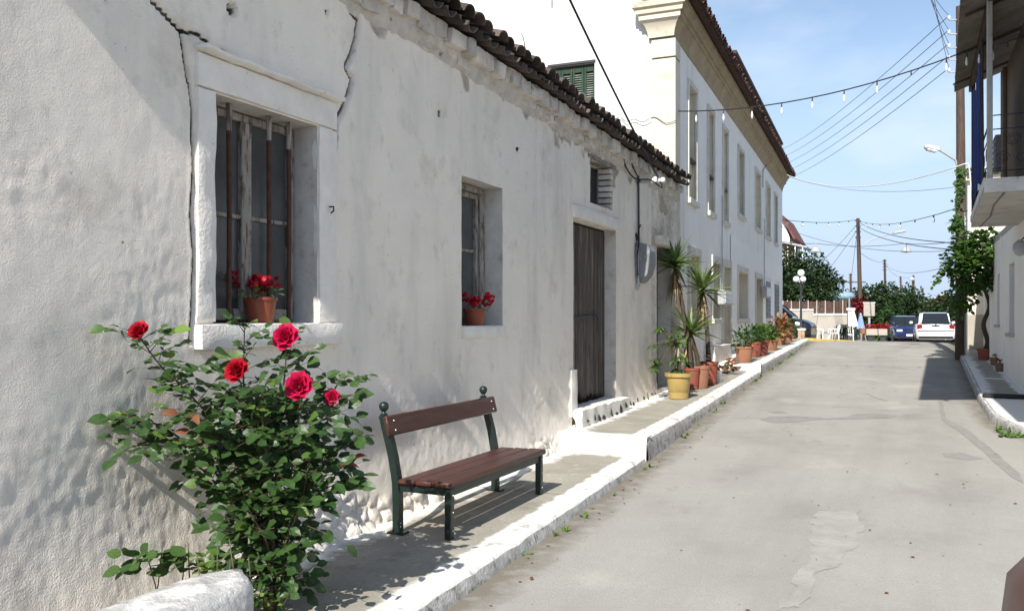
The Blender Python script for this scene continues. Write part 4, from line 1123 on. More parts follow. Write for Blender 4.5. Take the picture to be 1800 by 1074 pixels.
# ------------------------------------------------------------------ rose bush
rr = random.Random(21)
rbase = W(470, 1055, 4.72); rbase.z = S1(3.7)
rose = thing('rose_bush', 'tall rose bush with crimson and pink blooms against the white wall', 'bush', rbase)
canes = [[(475, 1055, 4.72), (445, 900, 4.65), (405, 780, 4.55), (335, 695, 4.45), (280, 640, 4.38), (243, 588, 4.28)],
         [(468, 1055, 4.75), (452, 880, 4.72), (432, 760, 4.66), (428, 660, 4.6), (430, 575, 4.58)],
         [(480, 1055, 4.7), (490, 850, 4.72), (495, 720, 4.74), (502, 640, 4.68), (502, 600, 4.64)],
         [(470, 1055, 4.66), (465, 860, 4.58), (445, 740, 4.5), (418, 660, 4.37)],
         [(482, 1055, 4.66), (505, 880, 4.6), (522, 760, 4.55), (526, 688, 4.38)],
         [(486, 1055, 4.72), (525, 900, 4.78), (562, 800, 4.85), (582, 708, 4.76)],
         [(484, 1055, 4.68), (520, 900, 4.66), (568, 815, 4.7), (606, 782, 4.75)],
         [(466, 1055, 4.72), (425, 900, 4.62), (350, 800, 4.5), (275, 745, 4.42), (215, 738, 4.35)],
         [(466, 1055, 4.66), (435, 940, 4.55), (380, 850, 4.45), (305, 790, 4.36), (232, 782, 4.3)],
         [(484, 1055, 4.64), (510, 920, 4.6), (562, 870, 4.62), (596, 826, 4.66)],
         [(480, 1055, 4.76), (540, 810, 4.88), (585, 690, 4.98), (606, 668, 5.0)],
         [(478, 1055, 4.6), (480, 900, 4.48), (470, 800, 4.4), (455, 700, 4.36)],
         [(470, 1055, 4.6), (430, 930, 4.46), (400, 860, 4.38), (375, 780, 4.34), (360, 720, 4.32)],
         [(480, 1055, 4.62), (500, 960, 4.5), (530, 880, 4.46), (545, 800, 4.44)],
         [(476, 1055, 4.55), (470, 960, 4.44), (440, 900, 4.36), (420, 840, 4.3)]]
spots = []
for c in canes:
    pts = smooth_path([W(*q) for q in c], 6)
    pts[0].z = S1(3.7) - .02
    n = len(pts)
    MB().tube(pts, [.0085 * (1 - .65 * i / (n - 1)) for i in range(n)], 6).build('cane', M_cane, rose, 180)
    for i in range(3, n):
        t = i / (n - 1)
        if t < .3 and rr.random() < .6: continue
        reps = 2 if t > .45 and rr.random() < .7 else 1
        for _ in range(reps):
            spots.append((pts[i].lerp(pts[i - 1], rr.random()), (pts[i] - pts[i - 1]).normalized(), t))
leafn = 0
extra = MB(); stem = MB()
BLOOMS = [(W(243, 580, 4.27), .055), (W(502, 590, 4.62), .075), (W(416, 649, 4.36), .064), (W(525, 677, 4.36), .075), (W(584, 697, 4.75), .045)]
EYE = Vector((0, 0, EZ))
def hides_bloom(p):
    for (c, r) in BLOOMS:
        a = (c - EYE); t_ = (p - EYE).dot(a.normalized())
        if (EYE + a.normalized() * t_ - p).length < r * 1.25 and t_ < a.length + r * .6: return True
    return False
def sprig(p, d, size, nl, who):
    """compound leaf: rachis with nl leaflets"""
    global leafn
    d = Vector(d).normalized()
    side = d.cross(Vector((0, 0, 1))); side = side.normalized() if side.length > .01 else Vector((1, 0, 0))
    tip = p + d * size * 2.3 + Vector((0, 0, -.25 * size))
    stem.tube([p, p.lerp(tip, .55) + Vector((0, 0, .1 * size)), tip], [.0025, .002, .001], 4, False)
    places = [(tip, d, 1.0)]
    for k in range((nl - 1) // 2):
        b = p.lerp(tip, .45 + .33 * k) + Vector((0, 0, .06 * size))
        places += [(b, d * .45 + side * .9, .85), (b, d * .45 - side * .9, .85)]
    for (b, dd, sc) in places:
        up = Vector((rr.uniform(-.3, .9), rr.uniform(-1.3, .1), .8))
        dd = Vector(dd) + Vector((rr.uniform(-.3, .3), rr.uniform(-.3, .3), rr.uniform(-.55, .15)))
        sz = size * sc * rr.uniform(.8, 1.25)
        if hides_bloom(b) or hides_bloom(b + Vector(dd).normalized() * sz): continue
        if leafn < 297:
            me = LEAFDEAD if who == 'dead' else (LEAVES[2] if rr.random() < (.32 if b.z > EZ - .75 else .06) else rr.choice(LEAVES[:2]))
            inst('leaf', me, rose, b, orient(dd, up), sz); leafn += 1
        else: mesh_leaf_add(extra, b, dd, up, sz)
rr.shuffle(spots)
for (p, d, t) in spots:
    a = rr.uniform(0, 2 * math.pi)
    dirv = d * .5 + Vector((math.cos(a), math.sin(a), rr.uniform(-.15, .45)))
    nl = rr.choice((3, 3, 5))
    sprig(p, dirv, rr.uniform(.058, .10) * (1.0 if t < .8 else .85), nl, 'dead' if rr.random() < .022 else '')
# dense lower mass
for _ in range(400):
    py = rr.uniform(690, 1035)
    px = rr.gauss(462, 48)
    if py < 780: px = rr.gauss(475, 60)
    if py > 860: px = rr.gauss(470, 36)
    if py > 940: px = rr.gauss(470, 20)
    if py > 840: px = max(405, min(540, px))
    p = W(px, py, rr.uniform(4.35, 4.95))
    if p.x < WX + .08: continue
    sprig(p, (rr.uniform(-1, 1), rr.uniform(-1, 1), rr.uniform(-.3, .5)), rr.uniform(.06, .098), 3, '')
ex = extra.build('leaves', M_leaf, rose, 0, False); ex['kind'] = 'stuff'
stem.build('leaf_stalks', M_cane, rose, 180, False)['kind'] = 'stuff'
for (px, py, d, r, mm, nr) in ((243, 580, 4.27, .055, M_petal, (.2, -.7, .6)), (502, 590, 4.62, .075, M_petalp, (.35, -.8, .5)), (416, 649, 4.36, .064, M_petal, (.3, -.8, .5)), (525, 677, 4.36, .075, M_petalp, (.4, -.85, .35)), (584, 697, 4.75, .045, M_petalp, (.4, -.8, .5))):
    mb = MB(); c = W(px, py, d); bloom(mb, c - Vector(nr).normalized() * r * .35, r, nr, rr)
    bo = mb.build('rose_bloom', mm, rose, 180, False)
    MB().lathe([(.006, -.05), (.012, -.012), (.016, 0), (.0001, .01)], c - Vector(nr).normalized() * r * .3, 8).build('sepal', M_cane, bo)

# low rounded planter wall at the foot of the rose, with creeping plants behind it
pwz = EZ - 1.2
rows = []
for k, yv in enumerate(frange(.3, 2.9, .12) + [2.98, 3.05, 3.10, 3.13, 3.14]):
    s_ = 1.0 if yv < 2.95 else math.sqrt(max(0.02, 1 - ((yv - 2.95) / .195) ** 2))
    xm = -2.90; hw = .185 * s_
    j = .03 * fbm(yv, 2, 1, 4, 3)
    rows.append([(xm - hw, yv, S1(yv) - .05), (xm - hw + j, yv, pwz - .05), (xm - hw + .03, yv, pwz - .008 + j * .5), (xm - hw * .4, yv, pwz + .004 + j), (xm + hw * .4, yv, pwz + j), (xm + hw - .03, yv, pwz - .012 + j * .5), (xm + hw + j, yv, pwz - .055), (xm + hw + .01, yv, S1(yv) - .05)])
lw = MB().grid(rows); lw.add(rows[-1], [tuple(range(8))])
lw = lw.build('planter_wall', mat('weathered_cap', (.60, .59, .57), (.34, .335, .325), 7, .9, .6, 40, 5, .2, c3=(.70, .69, .66), c3lo=.52, c3hi=.62, c3scale=4), None, 180, org=(-2.9, 2, S1(2)))
tag(lw, 'low whitewashed planter wall with rounded grey top at the foot of the rose', 'low wall')
MB().grid([[(x, y_, S1(y_) + .07 + .04 * fbm(x, y_, 1, 4)) for x in frange(WX, -2.6 if y_ > 3.16 else -2.98, .1)] for y_ in frange(.3, 3.1, .1)]).build('soil_bed', M_soil, None, 180)['kind'] = 'structure'
cp = thing('creeping_plant', 'round leaved creeping plant growing behind the low planter wall', 'plant', W(300, 1000, 4.1))
rq = random.Random(4); ncr = 0
def creeper(px, py, d, n, sz, me):
    for _ in range(n):
        p = W(px + max(-32, min(32, rq.gauss(0, 22))), py + max(-18, min(14, rq.gauss(0, 12))), d + rq.uniform(-.12, .12))
        inst('leaf', me, cp, p, orient((rq.uniform(-1, 1), rq.uniform(-1, .3), rq.uniform(-.2, .6)), (rq.uniform(-.3, .4), rq.uniform(-.8, 0), 1)), sz * rq.uniform(.7, 1.25))
RL = leaf_mesh('leaf', M_leaf, 1, .95, 6, .1, .1); RL2 = leaf_mesh('leaf', M_leafy, 1, .9, 5, .2, .1)
creeper(245, 985, 4.05, 22, .075, RL); creeper(300, 990, 4.15, 22, .07, RL); creeper(360, 992, 4.3, 40, .05, RL2); creeper(425, 1000, 4.5, 26, .05, RL); creeper(465, 1055, 4.45, 26, .035, RL2)
for i in range(9):
    a = W(260 + i * 22, 1012, 4.15); b = a + Vector((rq.uniform(-.1, .1), rq.uniform(-.1, .1), rq.uniform(.08, .2)))
    a.z = S1(3) + .06
    MB().tube([a, a.lerp(b, .5) + Vector((.02, 0, .02)), b], .003, 5).build('stem', M_cane, cp, 180)

# ------------------------------------------------------------------ pots
def pot(mb, c, r, h, taper=.72, rim=.14):
    rb = r * taper; rh = h * rim
    mb.lathe([(.0001, .0), (rb, 0), (rb + (r * .93 - rb) * .5, (h - rh) * .5), (r * .93, h - rh), (r * 1.0, h - rh + .004), (r, h), (r * .92, h), (r * .88, h - rh), (r * .86, h * .82), (.0001, h * .8)], c, 24)
    return mb
def flower_plant(root, c, r, h, nleaf, nfl, mleaf, mflower, rr, lsz=.035, fsz=.03, fspread=1.1):
    st = MB()
    lm = leaf_mesh('leaf', mleaf, 1, .85, 4, .2, .15)
    for i in range(nleaf):
        a = rr.uniform(0, 6.28); q = math.sqrt(rr.random()) * r
        p = Vector(c) + Vector((q * math.cos(a), q * math.sin(a), rr.uniform(.0, h) * (1 - .4 * q / r)))
        inst('leaf', lm, root, p, orient((math.cos(a), math.sin(a), rr.uniform(-.4, .5)), (rr.uniform(-.3, .3), rr.uniform(-.5, .2), 1)), lsz * rr.uniform(.7, 1.3))
        if i % 3 == 0: st.tube([Vector(c) + Vector((q * .2 * math.cos(a), q * .2 * math.sin(a), -.03)), p], .003, 4, False)
    st.build('stems', M_cane, root, 180, False)['kind'] = 'stuff'
    for i in range(nfl):
        a = rr.uniform(0, 6.28); q = math.sqrt(rr.random()) * r * fspread
        p = Vector(c) + Vector((q * math.cos(a), q * math.sin(a), h * rr.uniform(.55, 1.15)))
        mb = MB()
        for k in range(16):
            dv = Vector((rr.gauss(0, 1), rr.gauss(0, 1), rr.gauss(.15, .9))).normalized()
            mesh_leaf_add(mb, p + dv * fsz * .35, dv + Vector((rr.uniform(-.5, .5), rr.uniform(-.5, .5), rr.uniform(-.5, .5))), (rr.gauss(0, 1), rr.gauss(-.6, 1), rr.gauss(0, 1)), fsz * rr.uniform(.6, .95), .95)
        mb.build('flower', mflower, root, 0, False)
rp = random.Random(31)
c = Vector((WX - .08, 4.40, EZ - .03)); c = OX(458, 567, WX - .08); c.z = EZ - .027
fp = thing('flower_pot', 'brown pot of red geraniums standing behind the window bars', 'flower pot', c)
pot(MB(), c, .108, .165).build('pot', M_brownpot, fp, 40)
flower_plant(fp, c + Vector((0, 0, .15)), .13, .13, 34, 11, M_leafy, M_petal, rp, .05, .042, 1.3)
c = OX(834, 572, WX - .1); c.z = EZ - .067
fp = thing('flower_pot', 'small brown pot with red geranium on the ledge of the narrow window', 'flower pot', c)
pot(MB(), c, .115, .165).build('pot', M_brownpot, fp, 40)
flower_plant(fp, c + Vector((.04, .03, .15)), .12, .12, 18, 9, M_leaf, M_gpetal, rp, .045, .05, 1.35)

# yucca
def blade(m, L_, w, curve):
    mb = MB(); rows = []
    for i in range(6):
        t = i / 5; hw = w * .5 * (1 - t ** 1.6) * (.7 + .6 * min(t * 3, 1)) + .0006
        rows.append([(-hw, t * L_, -curve * t * t * L_ + .25 * hw), (0, t * L_, -curve * t * t * L_), (hw, t * L_, -curve * t * t * L_ + .25 * hw)])
    mb.grid(rows); return mb.mesh('blade', m, (0, 0, 0), 180, False)
BL = [blade(M_yucca, 1, .10, .12), blade(M_yucca, 1, .095, .35), blade(M_yucca, 1, .10, .03)]
BD = [blade(M_yuccadry, 1, .07, .25), blade(M_yuccadry, 1, .06, .05)]
def yucca_head(root, c, Ls, n, ndry, rr):
    for i in range(n):
        a = i * 2.4 + rr.uniform(-.3, .3); el = rr.uniform(-.35, 1.35)
        d = Vector((math.cos(a) * math.cos(el), math.sin(a) * math.cos(el), math.sin(el)))
        inst('blade', rr.choice(BL), root, c + Vector((0, 0, rr.uniform(-.05, .05))), orient(d, (0, 0, 1), rr.uniform(-.4, .4)), Ls * rr.uniform(.75, 1.15))
    for i in range(ndry):
        a = rr.uniform(0, 6.28); el = rr.uniform(-1.45, -.9)
        d = Vector((math.cos(a) * math.cos(el), math.sin(a) * math.cos(el), math.sin(el)))
        inst('blade', rr.choice(BD), root, c + Vector((.01 * math.cos(a), .01 * math.sin(a), rr.uniform(-.22, -.02))), orient(d, (math.cos(a), math.sin(a), .2), rr.uniform(-.4, .4)), Ls * rr.uniform(.5, .95))
ry = random.Random(77)
def potz(px, py, X):
    p = OX(px, py, X); p.z = S2(p.y); return p
yp = potz(1193, 700, -3.27)
t1 = thing('potted_plant', 'yellow plastic pot with pale stemmed umbrella plant on the pavement', 'potted plant', yp)
mb = MB(); h = .40
mb.lathe([(.0001, 0), (.15, 0), (.155, .1), (.16, .105), (.185, .335), (.215, .34), (.22, .40), (.195, .40), (.185, .34), (.0001, .33)], yp, 28).build('pot', M_ypot, t1, 40)
tr = smooth_path([yp + Vector((.0, -.03, .32)), yp + Vector((.02, -.03, .5)), yp + Vector((-.02, 0, .7)), yp + Vector((.0, .02, .86))], 4)
MB().tube(tr, [.035, .034, .033, .032, .03, .03, .028, .03, .034, .034, .03, .025, .02], 8).build('stem', M_palebark, t1, 180)
LS = leaf_mesh('leaf', M_leaf, 1, .38, 5, .25, .15)
LS2 = leaf_mesh('leaf', M_leafy, 1, .35, 5, .3, .15)
for i in range(17):
    a = ry.uniform(0, 6.28); c0 = tr[-1 - ry.randint(0, 3)]
    c1 = W(ry.uniform(1148, 1200), ry.uniform(560, 655), 13.2 + ry.uniform(-.15, .2))
    if c1.x < WX + .1: c1.x = WX + .12
    MB().tube([c0, c0.lerp(c1, .5) + Vector((0, 0, .06)), c1], .006, 5).build('branch', M_cane, t1, 180)
    for k in range(7):
        b = k * .9
        inst('leaf', LS if i % 4 else LS2, t1, c1, orient((math.cos(b), math.sin(b), -.25), (0, 0, 1)), ry.uniform(.10, .16))
for i in range(16):
    a = i * 2.4
    inst('leaf', LS2, t1, tr[-1], orient((math.cos(a), math.sin(a), ry.uniform(-.4, .6)), (0, 0, 1)), ry.uniform(.12, .2))
def potted_yucca(label, px, py, X, pr, ph, pm, heads, dryn=16):
    p = potz(px, py, X)
    t = thing('potted_yucca', label, 'potted plant', p)
    pot(MB(), p, pr, ph, .75).build('pot', pm, t, 40)
    for (hx, hy, Ls, n, dd) in heads:
        d = Vector((p.x, p.y)).dot(Vector((-SA, CA))) + dd
        hc = W(hx, hy, d)
        if hc.x < WX + .08: hc.x = WX + .1
        a = p + Vector((0, 0, ph * .8))
        MB().tube(smooth_path([a, a.lerp(hc, .5) + Vector((.02, 0, 0)), hc], 4), [.05, .046, .042, .04, .038, .036, .034, .032, .03], 8).build('trunk', M_bark, t, 180)
        yucca_head(t, hc, Ls, n, dryn, ry)
    return t
potted_yucca('red painted pot with a tall yucca reaching the door lintel', 1216, 690, -3.36, .14, .36, M_terra2, [(1183, 468, .60, 58, .15)], 44)
potted_yucca('terracotta pot with bright green yucca beside the yellow pot', 1229, 688, -3.28, .19, .38, M_terra, [(1213, 585, .58, 60, .0), (1207, 640, .30, 26, -.1)], 34)
potted_yucca('terracotta pot with slender yucca in front of the stone plinth', 1246, 680, -3.24, .17, .40, M_terra2, [(1235, 510, .60, 58, .1)], 40)
p = potz(1258, 668, -3.2); w_ = wob_box(MB(), p.x - .12, p.x + .1, p.y - .12, p.y + .14, p.z - .01, p.z + .2, .006, (3, 3, 3), 3).build('concrete_block', M_kerb, None, 30, org=p)
tag(w_, 'small white concrete block behind the yucca pots', 'block')
dl = thing('dried_plants', 'heap of dried brown leaves by the plinth of the town house', 'dead plants', potz(1275, 655, -3.4))
for i in range(70):
    p = potz(ry.uniform(1250, 1292), ry.uniform(640, 662), ry.uniform(-3.5, -3.25)); p.z += ry.uniform(.02, .2)
    inst('leaf', LEAFDEAD if i % 3 else LS, dl, p, orient((ry.uniform(-1, 1), ry.uniform(-1, 1), ry.uniform(-.3, .8)), (0, -.4, 1)), ry.uniform(.08, .16))

# row of pots further up
def potz3(px, py, X):
    p = OX(px, py, X); p.z = S3(p.y); return p
def bushy(mb, c, rx, rz_, n, rr, sz):
    for _ in range(n):
        v = Vector((rr.gauss(0, 1), rr.gauss(0, 1), rr.gauss(0, 1))).normalized() * rr.random() ** .45
        p = Vector(c) + Vector((v.x * rx, v.y * rx, v.z * rz_))
        mesh_leaf_add(mb, p, (v.x + rr.uniform(-.5, .5), v.y + rr.uniform(-.5, .5), v.z + rr.uniform(-.4, .8)), (rr.uniform(-.4, .4), rr.uniform(-.4, .4), 1), sz * rr.uniform(.7, 1.3), rr.uniform(.4, .8))
rb = random.Random(8)
for (px, py, X, pr, ph, pm, mf, rx, rh, lab, sz) in (
    (1308, 627, -3.22, .20, .33, M_terra, M_foliage2, .34, .28, 'orange pot with a bushy green plant at the top of the step', .10),
    (1326, 620, -3.25, .17, .34, M_terra2, M_foliage2, .28, .26, 'dark red pot with leafy plant next to the orange pot', .10),
    (1338, 618, -3.20, .19, .34, M_terra2, M_leafy, .24, .22, 'red pot with a pale green grassy plant', .11),
    (1352, 611, -3.25, .24, .26, M_terra, M_leafy, .28, .22, 'wide orange bowl with a yellow green spiky plant', .14)):
    p = potz3(px, py, X)
    t = thing('potted_plant', lab, 'potted plant', p)
    pot(MB(), p, pr, ph, .74).build('pot', pm, t, 40)
    mb = MB(); bushy(mb, p + Vector((0, 0, ph + rh * .6)), rx * .8, rh * .9, 150, rb, sz)
    mb.build('foliage', mf, t, 0, False)['kind'] = 'stuff'
    MB().tube([p + Vector((0, 0, ph * .7)), p + Vector((0, 0, ph + rh * .6))], .02, 6).build('stem', M_cane, t)
for (px, py, X, rx, rh, mm, lab, sz) in ((1370, 606, -3.3, .34, .36, M_croton, 'croton bush with coppery red leaves at the end of the pot row', .13), (1383, 600, -3.3, .30, .26, M_foliage2, 'low green shrub beyond the coppery croton', .10)):
    p = potz3(px, py, X); t = thing('potted_plant', lab, 'potted plant', p)
    pot(MB(), p, .2, .26, .74).build('pot', M_terra, t, 40)
    mb = MB(); bushy(mb, p + Vector((0, 0, .26 + rh * .55)), rx, rh, 300, rb, sz); mb.build('foliage', mm, t, 0, False)['kind'] = 'stuff'
    MB().tube([p + Vector((0, 0, .2)), p + Vector((0, 0, .5))], .02, 6).build('stem', M_cane, t)
# weeds in the gutter
wd = MB()
rw = random.Random(12)
for _ in range(150):
    y = rw.choice([rw.uniform(4, 30), rw.uniform(16, 24)])
    if fbm(y, 0, 0, 1.3) < .0: continue
    p = Vector((kx(y) + .04 + rw.random() * .07, y, rz(y) + .0))
    for k in range(5): mesh_leaf_add(wd, p, (rw.uniform(-1, 1), rw.uniform(-1, 1), rw.uniform(.4, 1.4)), (0, -.3, 1), rw.uniform(.03, .075), .35)
for _ in range(26):
    p = ground_px(rw.uniform(1750, 1800), rw.uniform(752, 772))
    for k in range(5): mesh_leaf_add(wd, p, (rw.uniform(-1, 1), rw.uniform(-1, 1), rw.uniform(.4, 1.4)), (0, -.3, 1), rw.uniform(.04, .09), .5)
tag(wd.build('gutter_weeds', M_leafy, None, 0, False), 'small weeds growing in the gutter along the kerbs', 'weeds', kind='stuff')
# fallen leaves and grit on the road
gr_ = MB()
for _ in range(260):
    y = rw.uniform(4, 24); x = rw.uniform(-2.4, .9)
    if rw.random() < .35: x = kx(y) + rw.uniform(.05, .35)
    mesh_leaf_add(gr_, Vector((x, y, road_top(x, y) + .006)), (rw.uniform(-1, 1), rw.uniform(-1, 1), .1), (rw.uniform(-.3, .3), 0, 1), rw.uniform(.015, .04), .6)
tag(gr_.build('fallen_leaves', M_deadleaf, None, 0, False), 'dry fallen leaves scattered over the concrete road', 'leaves', kind='stuff')

# ------------------------------------------------------------------ right-hand side
RX = 1.60
yy = frange(11.55, 24, .12)
rows = []; rowk = []; rowf = []; wv = []
def rpz(y): return rz(y) + .12
for y in yy:
    x0 = rkx(y); row = []
    for i in range(40):
        x = x0 + .02 + (2.6 - x0) * i / 39
        row.append((x, y, rpz(y) + .004 * fbm(x, y, 2, 1.5)))
        wv.append(max(1.15 - (x - x0) / .27, 1.0 - (RX - x) / .16 if y > 15 else 0, 1.1 - (y - 14.4) / .3 if y < 15.2 else 0, .9 - abs(y - 17.3) / .06, .9 - abs(y - 20.2) / .06))
    rows.append(row)
    w1 = .012 * fbm(1, y, 7, 4); 
    rowf.append([(x0 + .06, y, rpz(y) + .006), (x0 + .015, y, rpz(y) - .004 + w1), (x0 - .004 + w1, y, rpz(y) - .035), (x0 - .012, y, rz(y) - .04)])
rpv = MB().grid(rows).build('pavement_opposite', M_pavew, None, 180); struct(rpv)
at = rpv.data.attributes.new('wash', 'FLOAT', 'POINT'); at.data.foreach_set('value', wv)
MB().grid(rowf).build('kerb_face', M_kerbface, rpv, 180)
mp_ = ground_px(1760, 700)
ramp = MB().box((1.30, 14.62, rpz(14.6) + .035), (.62, .16, .06), .012).build('rubber_ramp', M_trim, None, 0, org=(1.3, 14.6, rpz(14.6)))
tag(ramp, 'black rubber door ramp lying across the white pavement', 'ramp')

rb_ = thing('balcony_house', 'white house with concrete balcony and shaded brown upper floor under corrugated roof', 'building', (RX, 13, rpz(13)))
RY0, RY1 = 8.4, 16.4
def roX(px, t, bo):
    a, b = OX(px[0], t, RX), OX(px[1], t, RX); q = OX(px[0], bo, RX)
    lo_, hi_ = sorted((a.y, b.y)); return (lo_, hi_, q.z, a.z, .16)
ro = [roX((1774, 1783), 465, 585), roX((1753, 1757.5), 483, 570)]
us = lines(RY0, RY1 + 7.0, lambda u: .2, sorted(e for o in ro for e in o[:2])); zs = lines(EZ - 1.7, EZ + 1.57, lambda z: .2, sorted(e for o in ro for e in o[2:4]))
wm, rv = wall_grid(us, zs, ro, lambda u, z, off: (RX - off, u, z), lambda u, z: (0, 0, .012 * fbm(u, z, 2, .9, 3)), .16)
wm.build('wall', M_facade2, rb_, 180, fixn=False)
for r_, o in zip(rv, ro):
    w_ = r_.build('window', M_facade, rb_, 40, fixn=False)
    MB().bb(RX + .14, RX + .15, o[0], o[1], o[2], o[3]).build('pane', M_glass, w_, 0)
    MB().bb(RX - .06, RX + .02, o[0] - .06, o[1] + .06, o[2] - .06, o[2] - .002, .006).build('sill', M_slab, w_, 0)
MB().bb(RX - .04, RX + .02, 18.6, 18.78, EZ - 1.2, EZ + 1.56, .006).build('pilaster', M_facade2, rb_, 0)
MB().bb(RX - .05, RX + .02, 20.9, 21.1, EZ - 1.2, EZ + 1.56, .006).build('pilaster', M_facade2, rb_, 0)
K_ = .85            # balcony storey dimensions below are in units of 0.85 m about the eye height line
def sc(x, y, z): return (x * K_, y * K_, EZ + z * K_)
MB().bb(RX + .02, RX + 5, RY0, RY0 + .25, EZ - 1.9, EZ + 4.1).build('end_wall', M_facade2, rb_, 0)
MB().bb(RX + .02, RX + 5, RY1 - .25, RY1 - .01, EZ + 1.4, EZ + 4.1).build('end_wall', M_facade2, rb_, 0)
MB().bb(RX + .02, RX + 5, 23.2, 23.4, EZ - 1.9, EZ + 1.55).build('end_wall', M_facade2, rb_, 0)
MB().bb(RX + .0, RX + 5, RY1, 23.4, EZ + 1.575, EZ + 1.7).build('flat_roof', M_slab, rb_, 0)
MB().bb(1.42, 1.65, RY0 + .26, 16.0, EZ + 1.72, EZ + 4.1).build('upper_wall', M_brown, rb_, 0)
MB().bb(1.36, 1.419, 15.9, 16.3, EZ + 1.72, EZ + 4.08, .01).build('corner_pier', M_brown, rb_, 0)
slab = MB().prism([sc(.97, 14.0, 1.8), sc(1.09, 19.15, 1.8), (RX + .1, 19.15 * K_, EZ + 1.8 * K_), (RX + .1, 14.0 * K_, EZ + 1.8 * K_)], (0, 0, .2 * K_)).build('balcony_slab', M_slab, rb_, 0)
MB().bb(.965 * K_, RX + .1, 13.98 * K_, 13.998 * K_, EZ + 1.81 * K_, EZ + 2.01 * K_).build('slab_edge', M_slabw, slab, 0)
MB().prism([sc(.955, 14.0, 1.90), sc(.968, 14.0, 1.90), sc(1.088, 19.15, 1.90), sc(1.075, 19.15, 1.90)], (0, 0, .12 * K_)).build('slab_edge', M_slabw, slab, 0)
MB().tube([sc(1.22, 14.02, 1.795), sc(1.2, 15.5, 1.795), sc(1.28, 17.2, 1.795), sc(1.24, 19.1, 1.795)], .010, 6).build('underside_cable', M_wire, slab)
MB().bb(1.0 * K_, 1.075 * K_, 14.02 * K_, 14.09 * K_, EZ + 2.0 * K_, EZ + 4.72 * K_, .008).build('post', M_slab, rb_, 0)
MB().bb(1.09 * K_, 1.16 * K_, 19.0 * K_, 19.07 * K_, EZ + 2.0 * K_, EZ + 4.72 * K_, .008).build('post', M_dmetal, rb_, 0)
MB().prism([sc(.97, 10.0, 4.56), sc(1.04, 10.0, 4.56), sc(1.14, 19.5, 4.56), sc(1.07, 19.5, 4.56)], (0, 0, .11)).build('roof_beam', M_polewood, rb_, 0)
rows = []
for y in frange(9.9, 19.62, .03):
    xe = .66 + .028 * (y - 14)
    wv_ = .022 * math.sin(y * 2 * math.pi / .19)
    rows.append([sc(xe + (3.4 - xe) * k / 8 + .012 * fbm(k, y, 3, 1), y, 4.62 + .95 * k / 8 + wv_ + .01 * fbm(k, y, 9, 1.5)) for k in range(9)])
rfm = MB().grid(rows); rfm.grid([[(p[0], p[1], p[2] + .012) for p in r_] for r_ in rows])
rfo = rfm.build('corrugated_roof', M_corr, rb_, 180, False)
MB().grid([[(r_[0][0] - .004, r_[0][1], r_[0][2] - .025), (r_[0][0] - .004, r_[0][1], r_[0][2] + .025)] for r_ in rows[::2]]).build('fascia', M_polewood, rfo, 0)
for k in range(5):
    yb = 10.4 + k * 2.1
    MB().prism([sc(.76, yb, 4.57), sc(3.3, yb, 5.42), sc(3.3, yb, 5.50), sc(.76, yb, 4.60)], (0, .05, 0)).build('rafter', M_polewood, rfo, 0)
# railing with scrolls
def scroll(c, r, axis, par):
    pts = []
    for i in range(26):
        a = i / 25 * 4.2 * math.pi; q = r * (1 - .75 * i / 25)
        pts.append(Vector(c) + Vector((0, q * math.cos(a), q * math.sin(a))) if axis == 'y' else Vector(c) + Vector((q * math.cos(a), 0, q * math.sin(a))))
    MB().tube(pts, .0045, 5).build('scroll', M_dmetal, par, 180)
rl = MB().tube([sc(1.06, 14.1, 2.92), sc(1.14, 19.0, 2.92)], .011, 8).build('railing', M_dmetal, rb_, 180)
for z in (2.12, 2.72): MB().tube([sc(1.06, 14.1, z), sc(1.14, 19.0, z)], .007, 6).build('rail', M_dmetal, rl, 180)
for (y_) in (14.06, 19.03):
    for z in (2.12, 2.72, 2.92): MB().tube([sc(1.08, y_, z), (1.42, y_ * K_, EZ + z * K_)], .007, 6).build('rail', M_dmetal, rl, 180)
    for k in range(4): scroll(sc(1.2 + k * .13, y_, 2.42 + (.14 if k % 2 else -.12)), .08, 'x', rl)
for k in range(16): scroll(sc(1.07 + .005 * k, 14.4 + k * .3, 2.42 + (.13 if k % 2 else -.13)), .10, 'y', rl)
# louvred box beside the balcony corner
so_ = MB().box(sc(RX / K_ - .32, 19.42, 3.25), (.09, .42, .60), .01).build('wall_box', M_greyshut, rb_, 0)
for k in range(6): MB().box(sc(RX / K_ - .375, 19.42, 2.98 + k * .11), (.012, .36, .04), .002).build('slat', M_dmetal, so_, 0)
# wall lamp
wl = thing('wall_lamp', 'small lantern fixed under the concrete balcony', 'lamp', OX(1793, 436, RX - .02))
lp_ = OX(1793, 436, RX - .12)
MB().lathe([(.03, .12), (.09, .06), (.10, -.02), (.06, -.10), (.0001, -.12)], lp_, 12).build('shade', M_metal, wl)
MB().tube([lp_ + Vector((0, 0, .1)), lp_ + Vector((.06, 0, .16)), lp_ + Vector((.12, 0, .12))], .012, 6).build('bracket', M_dmetal, wl)
# flag
fl = thing('flag', 'blue and white striped flag hanging limp behind the balcony post', 'flag', (1.06 * K_, 15.7 * K_, EZ + 2.02 * K_))
MB().tube([sc(1.07, 15.7, 2.02), sc(1.05, 15.7, 4.5)], .015, 8).build('staff', M_polewood, fl)
ncol = 36
def flagpt(i, k):
    t = i / ncol; q = k / 14
    return sc(1.03 + .035 * math.sin(t * 26 + q) * (.4 + .6 * q) + .02 * q, 15.75 + t * 1.9 * (1 - .2 * q) + .3 * q, 4.25 - 2.1 * q + .12 * math.sin(t * 9) - .3 * t * (1 - q))
for sgm in range(9):
    i0, i1 = sgm * 4, sgm * 4 + 4
    MB().grid([[flagpt(i, k) for i in range(i0, i1 + 1)] for k in range(15)]).build('stripe', M_blue if sgm not in (2, 6) else M_flagw, fl, 180, False)

